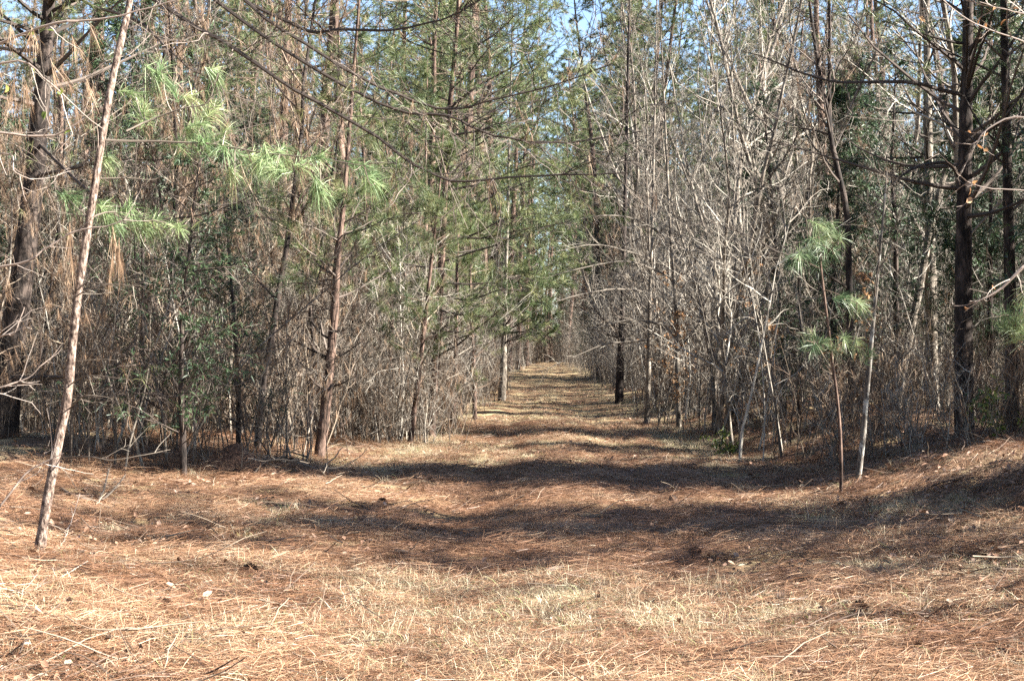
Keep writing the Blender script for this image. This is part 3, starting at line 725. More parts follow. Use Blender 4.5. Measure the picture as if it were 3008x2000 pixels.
for u, d, k, sc, rz, lb in ((1205, 24, 0, .8, 0, "young pine with drooping light green tufts at the left verge"), (1150, 27, 2, 1.1, 1, "low young pine behind the red brown pine"), (1395, 33, 0, .85, 2, "young pine whose tufts hide the top of the leaning snag"),
                            (1245, 31, 1, .8, 3, "light green young pine behind the tall green topped pine"), (1415, 47, 1, .75, 4, "young pine drooping over the left verge far down the trail"), (1330, 30, 2, 1.2, 5, "small bright young pine left of the leaning snag"), (1090, 30, 1, .9, 2.2, "bushy young pine in the left wood behind the red brown pine")):
    place("young_pine", PROTO['young'][k], at(u, 0, d)[0], d, rz, sc, lb, "pine tree", tilt=(rh.normal(0, .05), rh.normal(.04, .06)))
# lichen spotted sapling and the tufted pine seedling on the right bank
bare_at("slim sapling with white lichen patches on the right bank", [(2512, 1462, 15.6), (2530, 1330, 15.6), (2542, 1200, 15.6), (2556, 1050, 15.6), (2568, 920, 15.6), (2585, 740, 15.6), (2600, 580, 15.6), (2606, 500, 15.6)], .034, 3.5, 18, k2=5, k3=4, bk='lichen_bark', low=.5, lf=.32, name="lichen_sapling")
d = 14.9
base, P0 = path_trunk([(2470, 1468, d), (2470, 1330, d), (2462, 1200, d), (2445, 1060, d), (2428, 920, d), (2412, 790, d), (2404, 690, d), (2402, 660, d)], None, 24)
mt, mbk, mn = MB(), MB(), MB(); tubes(mt, P0, taper(np.array([.019]), np.array([.008]), 24), 8, rough=.05, rng=rh)
lim = [[(2404, 690, d), (2402, 660, d)], [(2420, 850, d), (2470, 868, d - .1), (2525, 895, d - .2)], [(2440, 1010, d), (2390, 1005, d - .1), (2370, 1000, d - .2)], [(2440, 1020, d), (2500, 1015, d - .1), (2550, 1030, d - .2)], [(2412, 790, d), (2360, 765, d - .1), (2320, 760, d - .2)], [(2410, 770, d), (2450, 720, d - .1), (2470, 690, d - .2)]]
for l in lim: limb(mbk, spline(W3(l) - base, 6), .005, .003, rh, k=0)
tuft_branch(mbk, mn, base, lim, [(2442, 657), (2404, 660), (2467, 695), (2416, 721), (2372, 740), (2321, 759), (2455, 734), (2390, 700), (2430, 690), (2350, 745), (2480, 874), (2518, 887), (2531, 900), (2384, 982), (2370, 1005), (2480, 995), (2391, 1013), (2455, 1019), (2518, 1019), (2557, 1035), (2420, 1000), (2400, 760)], d, rh, m=150, L=.2, w=.0034, twin=.35, droop=.55)
finish("pine_seedling", "thin pine seedling carrying three tiers of bright needle tufts on the right bank", "pine tree", base, [("trunk", mt, 'pine_bark', True), ("branches", mbk, 'twig_brown', False), ("needles", mn, 'needle_mid', False)])

# near boughs that reach in from both edges
d = 8.4
base = np.array([-3.55, 8.7, float(hgt(-3.55, 8.7))])
P0 = spline([[0, 0, -.1], [.05, .05, .7], [-.02, .02, 1.6], [.06, 0, 2.6], [.1, -.05, 3.6], [.2, 0, 4.6]], 26)[None]
mt, mbk, mh, ml = MB(), MB(), MB(), MB(); tubes(mt, P0, taper(np.array([.032]), np.array([.008]), 26), 8, rough=.05, rng=rh)
for l, r in (([(-330, 470, 8.7), (-120, 400, 8.5), (0, 388, d), (90, 400, d), (170, 395, d), (230, 360, d), (278, 318, d)], .011), ([(-330, 900, 8.7), (-60, 800, 8.5), (75, 770, d), (130, 730, d), (215, 680, d), (320, 660, d), (385, 640, d)], .009),
             ([(-330, 1700, 8.7), (-100, 1590, 8.5), (0, 1488, d), (60, 1410, d), (120, 1362, d), (190, 1332, d)], .009), ([(-330, 260, 8.7), (0, 130, 8.5), (150, 70, 8.4), (250, 60, 8.4), (370, 40, 8.4), (500, 8, 8.4), (560, -30, 8.4)], .010),
             ([(-330, 560, 8.7), (0, 450, 8.5), (40, 505, 8.4), (100, 530, 8.4)], .007), ([(-330, 330, 8.7), (20, 180, 8.5), (140, 240, 8.4), (240, 330, 8.4), (300, 380, 8.4)], .008), ([(-330, 1150, 8.7), (-20, 1000, 8.4), (40, 980, 8.3), (70, 900, 8.3)], .006),
             ([(-330, 1250, 8.7), (-40, 1150, 8.4), (60, 1120, 8.4), (120, 1075, 8.4)], .007)):
    P1, P2 = limb(mbk, W3(l) - base, r, .0025, rh, k=7, L=.28, tw=.0015, k2=2, ang=(30, 60), wob=.09)
    if l[2][1] < 300:
        c, _ = sample(P1, rh.integers(0, len(P1), 8), rh.random(8)); leafquads(ml, c, rh, .03, .06)
top = [p for p in [(60, 150), (110, 190), (30, 260), (150, 260), (200, 230), (70, 230), (130, 130), (220, 160), (40, 100), (170, 330), (100, 300), (15, 330), (260, 130)]]
C = np.array([at(u, v, 8.4 + rh.uniform(-.2, .2)) - base for u, v in top]) + rh.normal(0, .06, (len(top), 3))
tufts(mh, C, np.tile([[.1, 0, -1.0]], (len(C), 1)) + rh.normal(0, .3, (len(C), 3)), 20, .2, .0019, rh, (3, 30), .2)
finish("bare_sapling", "pale bare sapling just past the left edge poking thin branches into view", "tree", base, [("trunk", mt, 'grey_bark', True), ("branches", mbk, 'twig_tan', False), ("hanging_needles", mh, 'dead_needle', False), ("leaves", ml, 'shrub_leaf', False)])

d = 8.0
base = np.array([3.35, 8.1, float(hgt(3.35, 8.1))])
P0 = spline([[0, 0, -.1], [.05, .02, .8], [.0, .05, 1.6], [.12, 0, 2.5], [.2, .1, 3.8]], 22)[None]
mt, mbk, ml = MB(), MB(), MB(); tubes(mt, P0, taper(np.array([.03]), np.array([.008]), 22), 8, rough=.05, rng=rh)
for l, r in (([(3360, 560, 8.1), (3150, 690, 8.05), (3008, 782, d), (2940, 850, d), (2880, 880, d), (2850, 886, d)], .014), ([(3380, 120, 8.1), (3100, 60, 8), (3000, 36, d), (2940, 25, d), (2880, 5, d)], .006),
             ([(3370, 420, 8.1), (3120, 380, 8), (2990, 340, d), (2900, 380, d), (2870, 420, d), (2830, 420, d)], .007), ([(3360, 250, 8.1), (3100, 160, 8), (2950, 100, d), (2850, 60, d), (2760, -10, d)], .006), ([(3370, 650, 8.1), (3150, 560, 8), (3000, 560, d), (2900, 550, d), (2830, 530, d)], .005)):
    P1, P2 = limb(mbk, W3(l) - base, r, .002, rh, k=8, L=.25, tw=.0015, k2=3)
    c, _ = sample(P1, rh.integers(0, len(P1), 5), rh.random(5)); leafquads(ml, c, rh, .03, .055)
finish("bare_sapling", "white barked sapling just past the right edge with a few orange leaves", "tree", base, [("trunk", mt, 'grey_bark', True), ("branches", mbk, 'twig_tan', False), ("leaves", ml, 'orange_leaf', False)])

d = 10.5
base = np.array([3.95, 10.6, float(hgt(3.95, 10.6))])
P0 = spline([[0, 0, -.1], [-.03, .02, .6], [.02, 0, 1.2], [.0, .03, 1.9], [.05, .0, 2.5]], 18)[None]
mt, mbk, mn = MB(), MB(), MB(); tubes(mt, P0, taper(np.array([.024]), np.array([.008]), 18), 8, rough=.05, rng=rh)
lim = [[(3170, 1010, 10.6), (3080, 960, d), (3008, 930, d), (2960, 925, d)], [(3175, 860, 10.6), (3100, 850, d), (3060, 820, d)]]
for l in lim: limb(mbk, W3(l) - base, .007, .003, rh, k=3, L=.2)
tuft_branch(mbk, mn, base, lim, [(2945, 920), (2985, 935), (2960, 930), (3005, 900), (2990, 960), (3040, 880), (3060, 940)], d, rh, m=150, L=.22, w=.003)
finish("pine_seedling", "young pine at the right edge with one drooping tuft of yellow green needles", "pine tree", base, [("trunk", mt, 'pine_bark', True), ("branches", mbk, 'twig_brown', False), ("needles", mn, 'needle_bright', False)])

# cedars, the shrub and beech saplings ----------------------------------------------------------------
def cedar_at(label, u, d, k, sc, rz, dx=0, group=None):
    x = at(u, 0, d)[0] if u is not None else dx
    return place("cedar_tree", PROTO['cedar'][k], x, d, rz, sc, label, "cedar tree", group)
cedar_at("green cedar at the left trail edge with a thin dark stem in the shade", 540, 16.9, 1, .95, .5)
cedar_at("feathery green cedar behind the thin dark cedar stem on the left", 700, 19.2, 1, .85, 2.5)
cedar_at("pale green cedar deep in the left wood among draped twigs", 420, 20, 0, .8, 1.2)
cedar_at("dark cedar in the shade behind the tufted pine seedling", 2345, 23.5, 1, .8, 4.0)
cedar_at("tall dark cedar between the lichen sapling and the stout pines", 2640, 28, 0, 1.25, .3)
cedar_at("dark bushy cedar left of the forked tree in the right wood", 2300, 26.5, 0, 1.1, 5.0)
cedar_at("broad dark cedar under the right edge pines", 2900, 25, 2, .8, 1.0)
for x, y, sc, lb in ((5.6, 26.2, .62, "dark cedar behind the lichen sapling whose shade crosses the bright grass"), (7.6, 25.4, .8, "large dark cedar deep behind the stout grey pine"), (5.9, 35.4, .7, "dark cedar far back in the right wood behind the grey trees"), (8.2, 34.6, .85, "large cedar far back in the right wood"), (6.2, 41, .7, "cedar beyond the dark verge pine in the right wood"), (6.6, 54, .75, "distant cedar in the right wood beyond the verge pine"), (6.5, 68, .8, "distant cedar in the right wood near the trail end")):
    place("cedar_tree", PROTO['cedar'][3], x, y, y, sc, lb, "cedar tree")
OFF = "trees past the right edge that shade the trail"
for x, y, k, sc, nm, kd in ((7.0, 16.9, 3, .85, "tall cedar", 'cedar'), (8.6, 16.5, 3, 1.4, "bushy cedar", 'cedar'), (10.5, 16.1, 3, 1.5, "broad cedar", 'cedar'), (7.8, 17.4, 3, .8, "dense cedar", 'cedar'), (12.6, 15.8, 3, 1.55, "great cedar", 'cedar'), (9.6, 17.0, 3, 1.2, "lofty cedar", 'cedar'), (8.2, 10.4, 1, 1.1, "young pine", 'young'), (6.4, 9.6, 0, 1.0, "slim young pine", 'young'), (7.0, 11.6, 1, .9, "leaning young pine", 'young'), (11.5, 11.5, 0, .9, "tall pine", 'pine'), (11.5, 17.8, 1, .8, "stout pine", 'pine'), (5.0, 7.8, 1, .55, "small cedar", 'cedar'), (9.2, 19.8, 3, .62, "squat cedar", 'cedar'), (10.4, 21.8, 3, .72, "round cedar", 'cedar'), (11.5, 20.5, 3, .85, "shaggy cedar", 'cedar'), (13.0, 22.0, 3, .95, "heavy cedar", 'cedar'), (12.5, 24.5, 3, .9, "thick cedar", 'cedar'), (9.6, 23.6, 3, .6, "narrow cedar", 'cedar'), (8.6, 18.6, 3, .5, "dark cedar", 'cedar'), (12.5, 19.0, 3, .72, "old cedar", 'cedar'), (5.6, 12.4, 0, .9, "needle draped leafless tree", 'brown'), (6.0, 11.6, 1, 1.1, "thin needle draped tree", 'brown'), (5.7, 8.7, 2, .9, "tall needle draped tree", 'brown'), (6.9, 9.5, 3, 1.2, "low needle draped tree", 'brown'), (7.6, 12.8, 3, .75, "pointed cedar", 'cedar'), (9.6, 11.2, 3, .9, "leaning cedar", 'cedar'), (8.3, 11.6, 1, .8, "tall dead limbed pine", 'dead_pine'),
                              (7.8, 7.6, 4, 1.0, "forked leafless tree", 'bare'), (5.4, 10.4, 3, .9, "twin stemmed leafless tree", 'bare')):
    place({'cedar': "cedar_tree", 'young': "young_pine", 'pine': "pine_tree", 'bare': "bare_tree", 'brown': "needle_draped_tree", 'dead_pine': "pine_tree"}[kd], PROTO[kd][k], x, y, 1.3 * x, sc, nm + " past the right edge that throws its shade across the trail", KINDS[kd][2], OFF)
for u, d, k, sc, rz, lb in ((1960, 32, 0, 1.0, 0, "beech sapling with orange leaves at the right verge of the trail"), (2440, 20, 1, 1.1, 2, "low beech sapling with pale orange leaves under the dark cedar"), (2290, 25, 0, .9, 4, "thinly leaved orange beech sapling left of the dark cedars"), (1925, 27.5, 1, 1.0, 1, "low orange leaved beech between the thin grey trees"), (2560, 18.5, 1, .8, 3, "small beech with brown leaves just behind the lichen sapling")):
    place("beech_sapling", PROTO['beech'][k], at(u, 0, d)[0], d, rz, sc, lb, "tree")
def leafy_shrub(u, d, H, n, label):
    base = np.array([at(u, 0, d)[0], d, 0.0]); base[2] = float(hgt(base[0], base[1]))
    ms, ml = MB(), MB()
    s = rh.normal(0, .1, (n, 3)); s[:, 2] = -.03
    P = grow(s, np.stack([rh.normal(0, .45, n), rh.normal(0, .45, n), np.ones(n)], 1), H * rh.uniform(.5, 1, n), 8, .14, .0, rh)
    tubes(ms, P, taper(np.full(n, .006), np.full(n, .002), 8), 4, rng=rh)
    i, t, s1, d1 = kids(P, 6, .3, 1, 25, 60, rh); P1 = grow(s1, d1, rh.uniform(.1, .3, len(t)), 5, .15, 0, rh); tubes(ms, P1, taper(np.full(len(t), .003), np.full(len(t), .0015), 5), 3, rng=rh)
    c, T = sample(P1, rh.integers(0, len(P1), n * 26), rh.random(n * 26)); leafquads(ml, c, rh, .05, .1, wf=.33)
    finish("leafy_shrub", label, "shrub", base, [("stems", ms, 'twig_brown', False), ("leaves", ml, 'shrub_leaf', False)])
leafy_shrub(2960, 16.5, .95, 12, "leafy yellow green shrub on the right bank under the dark trunks")
leafy_shrub(2160, 22.3, .5, 7, "small green shrub at the foot of the right thicket")

# things lying on the litter ---------------------------------------------------------------------------
def ground_pt(u, v):
    d = EYE * FPX / max(v - 1020, 5)
    for _ in range(12):
        z = float(hgt((u - 1504) / FPX * d, d)); d = (EYE - z) * FPX / max(v - 1020, 5)
    return np.array([(u - 1504) / FPX * d, d, z])

def stick(name, label, paths, r, mt='twig_tan', k=4, cat="stick"):
    base = ground_pt(*paths[0][0][:2]); mb = MB()
    for j, p in enumerate(paths):
        q = np.array([ground_pt(a, b) + np.array([0, 0, (c if c else 0) + r]) for a, b, c in p]) - base
        limb(mb, q, r * (1 if j == 0 else .6), r * .3, rh, k=k, L=.18, tw=.0022, k2=1, n=12)
    o = obj(name, mb.mesh(name, M[mt]), loc=base); tag(o, label, cat); return o
stick("fallen_branch", "grey forked branch lying behind the pale pine sapling", [[(180, 1452, .03), (230, 1474, .02), (290, 1484, .02), (330, 1468, .06), (368, 1440, .14)], [(290, 1484, .02), (310, 1460, .1), (318, 1440, .2)]], .022, 'twig_grey')
stick("fallen_branch", "pale bent stick on the litter below the pale pine sapling", [[(10, 1782, .02), (90, 1752, .03), (160, 1728, .04), (262, 1682, .06)]], .010)
stick("fallen_branch", "thin straight stick in the sunlit litter right of the sapling", [[(178, 1620, .02), (205, 1580, .1), (236, 1530, .22)]], .007)
stick("fallen_branch", "dark broken stick lying across the left wheel rut", [[(835, 1556, .01), (880, 1556, .02), (945, 1562, .01)]], .017, 'twig_dark', 2)
stick("fallen_branch", "short grey stick in the shaded middle of the trail", [[(1160, 1632, .01), (1190, 1636, .02), (1222, 1640, .01)]], .022, 'twig_dark', 1)
stick("fallen_branch", "long dark stick half buried near the right edge", [[(2905, 1762, .02), (2960, 1780, .02), (3030, 1800, .03)]], .014, 'twig_dark', 3)
stick("fallen_branch", "curved pale branch fallen at the foot of the right thicket", [[(2300, 1315, .05), (2350, 1292, .12), (2420, 1290, .12), (2470, 1270, .2), (2590, 1262, .25)]], .018)
stick("fallen_branch", "charred dark stub beside the grass tuft in the trail", [[(1600, 1706, .02), (1625, 1700, .03), (1655, 1690, .03)]], .035, 'twig_dark', 0)

def pine_cone(u, v, label, L=.1):
    p = ground_pt(u, v); mb = MB(); n = 90
    i = np.arange(n); t = (i + .5) / n; ph = i * 2.39996
    rr = .5 * L * np.sin(np.pi * (.12 + .8 * t)) ** .8
    C = np.stack([t * L - L / 2, rr * .35 * np.cos(ph), rr * .35 * np.sin(ph)], 1)
    D = np.stack([.55 + 0 * t, np.cos(ph), np.sin(ph)], 1)
    T = nrm(np.stack([0 * t, -np.sin(ph), np.cos(ph)], 1))
    blades(mb, C, D, rr * .95 + .006, L * .19, -.1, rng=rh, side=T)
    tubes(mb, np.stack([np.linspace(-L / 2, L / 2, 6), np.zeros(6), np.zeros(6)], 1)[None], np.array([[.2, .35, .4, .35, .25, .05]]) * L * .6, 8)
    o = obj("pine_cone", mb.mesh("pine_cone", M['cone'], smooth=False), loc=p + np.array([0, 0, L * .33])); o.rotation_euler = (rh.uniform(0, 6), rh.uniform(-.3, .3), rh.uniform(0, 6))
    tag(o, label, "pine cone", "pine cones lying on the litter")
for u, v, lb in ((390, 1528, "dark pine cone in the litter right of the pale pine sapling"), (1978, 1482, "dark pine cone at the edge of the broad shadow on the right"), (1122, 1484, "dark pine cone in the broad shadow left of centre"), (2037, 1638, "pine cone in the half shade right of the centre grass"), (2300, 1780, "pine cone in the sunlit right wheel rut"), (2530, 1806, "dark pine cone in the shadow band near the right bank"),
                 (1750, 1785, "pine cone among the grass right of centre in front"), (735, 1692, "pine cone beside the left grass tufts"), (480, 1800, "pine cone between the grass tufts near the left corner"), (1530, 1477, "small pine cone where the broad shadow meets the sun"), (2930, 1950, "pine cone near the right front corner"), (690, 1640, "pine cone in the red litter on the left")):
    pine_cone(u, v, lb)
def big_leaf(u, v, label, mt, L=.13, n=1):
    p = ground_pt(u, v); mb = MB(); rr = np.random.default_rng(int(u + v))
    leafquads(mb, np.zeros((1, 3)), rr, L, L, flat=True, wf=.6)
    o = obj("fallen_leaf", mb.mesh("fallen_leaf", M[mt]), loc=p + np.array([0, 0, .03])); tag(o, label, "leaf", "large leaves lying in front")
for u, v, lb, mt, L in ((250, 1982, "large pale leaf lying at the bottom left of the grass", 'pale_leaf', .13), (48, 1925, "curled pale leaf near the left front corner", 'dead_leaf', .08), (248, 1905, "orange curled leaf in the pale grass on the left", 'orange_leaf', .1), (390, 1790, "pale leaf half hidden in grass on the left", 'dead_leaf', .075), (180, 1790, "brown curled leaf below the pale stick", 'dead_leaf', .14), (2945, 1880, "bright pale leaf near the right front corner", 'dead_leaf', .075), (2075, 1955, "curled pinkish leaf in front right of centre", 'dead_leaf', .08), (300, 1660, "red brown leaf beside the pale pine sapling", 'dead_leaf', .13), (2520, 1945, "pinkish leaf at the front in the mossy strip", 'dead_leaf', .07)):
    big_leaf(u, v, lb, mt, L)

# the mound of raked needles and sticks under the cedar
p = ground_pt(700, 1395); mb, mn, ms = MB(), MB(), MB()
g = np.linspace(-1, 1, 26); gx, gyy = np.meshgrid(g, g)
rr = np.sqrt(gx ** 2 + gyy ** 2) * (1 + .25 * np.sin(3 * np.arctan2(gyy, gx) + 1)); zz = .36 * np.clip(1 - rr, 0, 1) ** .8 * (1 + .25 * np.sin(5 * gx + 2) * np.cos(4 * gyy)) - .05
V = np.stack([gx * .75, gyy * .6, zz], -1).reshape(-1, 3); I, J = np.meshgrid(np.arange(25), np.arange(25), indexing='ij')
mb.add(V, quads=np.stack([I * 26 + J, I * 26 + J + 1, (I + 1) * 26 + J + 1, (I + 1) * 26 + J], -1).reshape(-1, 4))
k = rh.integers(0, len(V), 1500); k = k[V[k, 2] > -.04]
D = np.stack([V[k, 0], V[k, 1], np.full(len(k), -.25)], 1) + rh.normal(0, .5, (len(k), 3))
blades(mn, V[k] + np.array([0, 0, .015]), D, .18, .004, .3, rng=rh)
s = np.stack([rh.uniform(.1, 1.1, 26), rh.uniform(-.6, .2, 26), rh.uniform(.03, .22, 26)], 1); P = grow(s, rh.normal(size=(26, 3)) * np.array([1, .6, .25]), rh.uniform(.3, .7, 26), 6, .15, -.01, rh)
tubes(ms, P, taper(rh.uniform(.006, .014, 26), np.full(26, .004), 6), 5, rng=rh)
finish("brush_pile", "mound of brown needles and grey sticks in the shade below the cedar", "brush pile", p, [("mound", mb, 'dead_mound', True), ("needles", mn, 'straw_needle', False), ("sticks", ms, 'twig_grey', False)])

scatter_trees(-1, 24, ['dead_pine'], 27, 78, .85, 1.2, 1.7, 3.2, GL, KINDS, umax=1000)
scatter_trees(-1, 13, ['pine'], 26, 95, .85, 1.2, 2.2, 3.2, GL, KINDS, umin=850)
scatter_trees(-1, 12, ['young'], 24, 80, .7, 1.2, 1.6, 2.7, GL, KINDS, umin=850)
scatter_trees(-1, 9, ['cedar'], 22, 50, .8, 1.3, 1.5, 4.0, GL, KINDS, umax=1000)
scatter_trees(1, 9, ['cedar'], 26, 60, .8, 1.2, 1.5, 4.0, GR, KINDS, umin=2150)
scatter_trees(-1, 48, ['shade_dark_cedar'], 25, 62, .7, 1.25, 1.3, 6.0, GL, KINDS, umax=1120)  # cedars added as a dark, light-absorbing backdrop inside the left wood
scatter_trees(1, 24, ['shade_dark_cedar'], 25, 60, .6, 1.0, 1.3, 9.0, GR, KINDS, umin=1900)  # likewise added on the right to darken the gaps between trees
scatter_trees(-1, 85, ['brown', 'brown', 'bare'], 16.5, 60, .8, 1.25, .8, 2.8, GL, KINDS)
scatter_trees(1, 8, ['dead_pine'], 22, 60, .85, 1.2, 2.0, 4.0, GR, KINDS, umin=2450)
scatter_trees(1, 9, ['pine'], 34, 95, .85, 1.2, 3.0, 3.6, GR, KINDS)
scatter_trees(1, 130, ['bare'], 19, 75, .8, 1.3, .8, 2.5, GR, KINDS)
scatter_trees(1, 30, ['bare'], 36, 78, 1.35, 1.8, 1.0, 2.8, GR, KINDS)
scatter_trees(1, 9, ['pine'], 42, 85, 1.0, 1.25, 2.0, 4.0, GR, KINDS, umin=1750, umax=2650)
scatter_trees(1, 12, ['brown'], 20, 60, .8, 1.1, 1.0, 2.8, GR, KINDS)
scatter_trees(1, 11, ['beech'], 22, 45, .8, 1.2, 1.2, 3.0, GR, KINDS)

# ------------------------------------------------------------------ geometry-node scatter for what nobody could count
def scatter(name, X, Y, Z, rot, scl, pick, protos, mats):
    """ONE object: points that carry instances of the clump meshes"""
    col = bpy.data.collections.new(name + "_clumps")
    for i, me in enumerate(protos):
        col.objects.link(bpy.data.objects.new("%s_clump_%02d" % (name, i), me))
    n = len(X)
    me = bpy.data.meshes.new(name); me.vertices.add(n)
    me.vertices.foreach_set("co", np.stack([X, Y, Z], -1).astype(np.float32).ravel())
    a = me.attributes.new("rot", 'FLOAT_VECTOR', 'POINT'); a.data.foreach_set("vector", np.asarray(rot, np.float32).ravel())
    a = me.attributes.new("scl", 'FLOAT', 'POINT'); a.data.foreach_set("value", np.asarray(scl, np.float32))
    a = me.attributes.new("pick", 'INT', 'POINT'); a.data.foreach_set("value", np.asarray(pick, np.int32))
    for m in mats: me.materials.append(m)
    o = obj(name, me)
    g = bpy.data.node_groups.new(name, 'GeometryNodeTree')
    g.interface.new_socket("Geometry", in_out='INPUT', socket_type='NodeSocketGeometry')
    g.interface.new_socket("Geometry", in_out='OUTPUT', socket_type='NodeSocketGeometry')
    N, Lk = g.nodes, g.links
    gi, go = N.new("NodeGroupInput"), N.new("NodeGroupOutput")
    iop = N.new("GeometryNodeInstanceOnPoints"); ci = N.new("GeometryNodeCollectionInfo")
    ci.inputs["Collection"].default_value = col; ci.inputs["Separate Children"].default_value = True; ci.inputs["Reset Children"].default_value = True
    def named(nm, tp):
        k = N.new("GeometryNodeInputNamedAttribute"); k.data_type = tp; k.inputs[0].default_value = nm; return k.outputs[0]
    e = N.new("FunctionNodeEulerToRotation"); Lk.new(named("rot", 'FLOAT_VECTOR'), e.inputs[0])
    Lk.new(gi.outputs[0], iop.inputs["Points"]); Lk.new(ci.outputs[0], iop.inputs["Instance"])
    iop.inputs["Pick Instance"].default_value = True
    Lk.new(named("pick", 'INT'), iop.inputs["Instance Index"]); Lk.new(e.outputs[0], iop.inputs["Rotation"]); Lk.new(named("scl", 'FLOAT'), iop.inputs["Scale"])
    Lk.new(iop.outputs[0], go.inputs[0])
    md = o.modifiers.new("scatter", 'NODES'); md.node_group = g
    return kind(o, 'stuff')

def lay(X, Y, rz):
    """euler angles that lay a clump on the slope"""
    e = .12; out = np.zeros((len(X), 3))
    dx = (hgt(X + e, Y) - hgt(X - e, Y)) / (2 * e); dy = (hgt(X, Y + e) - hgt(X, Y - e)) / (2 * e)
    for i in range(len(X)):
        q = Vector((0, 0, 1)).rotation_difference(Vector((-dx[i], -dy[i], 1))) @ Quaternion((0, 0, 1), rz[i])
        out[i] = q.to_euler()
    return out

def in_view(X, Y, pad=.6):
    return np.abs(X) < .345 * Y + pad

rs = np.random.default_rng(55)
# --- understory thicket of leafless stems
def thicket(seed, n, H, spread, twm, hang=0, r0=.004, r1=.012, k1=7, k2=4, lean=.2):
    rng = np.random.default_rng(seed); mb = MB()
    s = rng.normal(0, spread, (n, 3)); s[:, 2] = -.05
    d = np.stack([rng.normal(0, lean, n), rng.normal(0, lean, n), np.ones(n)], 1)
    L = H * rng.uniform(.35, 1, n)
    P = grow(s, d, L, 9, .1, .03, rng); r = rng.uniform(r0, r1, n)
    tubes(mb, P, taper(r, np.full(n, .002), 9), 5, rng=rng, tint=rng.random(n))
    i1, t1, s1, d1 = kids(P, k1, .12, 1, 25, 75, rng, up=.15)
    L1 = np.clip(L[i1], 0, 2.6) * .4 * rng.uniform(.3, 1.1, len(t1)); P1 = grow(s1, d1, L1, 6, .16, .03, rng)
    tubes(mb, P1, taper(r[i1] * .4 + .0012, np.full(len(t1), .0016), 6), 3, rng=rng)
    i2, t2, s2, d2 = kids(P1, k2, .2, 1, 25, 70, rng, up=.1)
    P2 = grow(s2, d2, np.clip(L1[i2] * .5, .08, .45) * rng.uniform(.4, 1.2, len(t2)), 4, .2, .02, rng)
    tubes(mb, P2, taper(np.full(len(t2), .0022), np.full(len(t2), .0012), 4), 3, rng=rng)
    mats = [M[twm]]
    if hang:
        c, _ = sample(P1, rng.integers(0, len(P1), hang), rng.random(hang))
        tufts(mb, c, np.tile([[0, 0, -1.0]], (hang, 1)) + rng.normal(0, .3, (hang, 3)), 7, .16, .0028, rng, (2, 30), .2, mat=1)
        mats.append(M['dead_needle'])
    return mb.mesh("thicket", mats, smooth=False)
thk = [thicket(71, 7, 2.4, .3, 'twig_silver'), thicket(72, 5, 4.2, .35, 'twig_silver', 0, .008, .018, 9, 4, .12), thicket(73, 9, 1.5, .3, 'twig_silver', 0, .003, .007),
       thicket(74, 8, 2.4, .3, 'twig_grey', 60), thicket(75, 5, 4.5, .35, 'twig_grey', 60, .008, .018, 9, 4, .13), thicket(76, 9, 1.6, .3, 'twig_brown', 40, .003, .008), thicket(77, 4, 5.5, .4, 'twig_silver', 0, .01, .022, 12, 4, .16)]
def wood_points(n, y0, y1, s0, sign, dmax, pw=1.4):
    Y = y0 + (y1 - y0) * rs.random(n * 4) ** .8
    half = .36 * Y + 1
    S = s0 + rs.random(n * 4) ** pw * np.maximum(np.minimum(half - s0, dmax), .3)
    X = xc(Y) + sign * S
    k = (np.abs(X) < half) & ~((sign < 0) & (Y < 23.5) & (S < 3.5)) & (S > 2.3 + .5 * np.sin(Y * .8) ** 2) & ~((sign > 0) & (Y + .176 * S < 25.4) & (rs.random(n * 4) < .8))
    return X[k][:n], Y[k][:n]
xl, yl = wood_points(1000, 17.5, 80, 2.4, -1, 13); xr, yr = wood_points(850, 21, 80, 2.4, 1, 13)
ye = rs.uniform(148, 185, 160); xe = xc(ye) + rs.uniform(-9, 9, 160)
yb = rs.uniform(15.5, 21.5, 34); xb = xc(yb) + rs.uniform(3.3, 7.2, 34)
yv = 23.6 + 34 * rs.random(150) ** 1.3; xv = xc(yv) - rs.uniform(1.8, 3.1, 150)
yq = rs.uniform(95, 150, 130); xq = xc(yq) + rs.choice([-1, 1], 130) * rs.uniform(1.5, 3.6, 130)
yb, xb = np.concatenate([yb, yv, yq]), np.concatenate([xb, xv, xq])
X = np.concatenate([xl, xr, xe, xb]); Y = np.concatenate([yl, yr, ye, yb])
pk = np.concatenate([rs.choice([3, 4, 5, 3, 4, 0, 1, 6], len(xl)), rs.choice([0, 1, 2, 0, 1, 5, 3, 6], len(xr)), rs.choice([3, 4, 4, 5], 160), rs.choice([2, 5, 5], 34), rs.choice([0, 2, 3, 5, 3, 1], 150), rs.choice([0, 3, 4, 6], 130)])
uu = 1504 + X / Y * FPX
k = ~((uu > 1318) & (uu < 1432) & (Y < 36.5) & (Y > 23)) & ~((uu > 1455) & (uu < 1500) & (Y < 43))   # open verge in front of the leaning snag and the grey pine
X, Y, pk = X[k], Y[k], pk[k]; n = len(X)
scatter("undergrowth", X, Y, hgt(X, Y), np.stack([rs.normal(0, .06, n), rs.normal(0, .06, n), rs.uniform(0, 6.28, n)], 1), rs.uniform(.7, 1.25, n) * np.where(Y > 148, 1.7, 1), pk, thk, [M['twig_grey']])

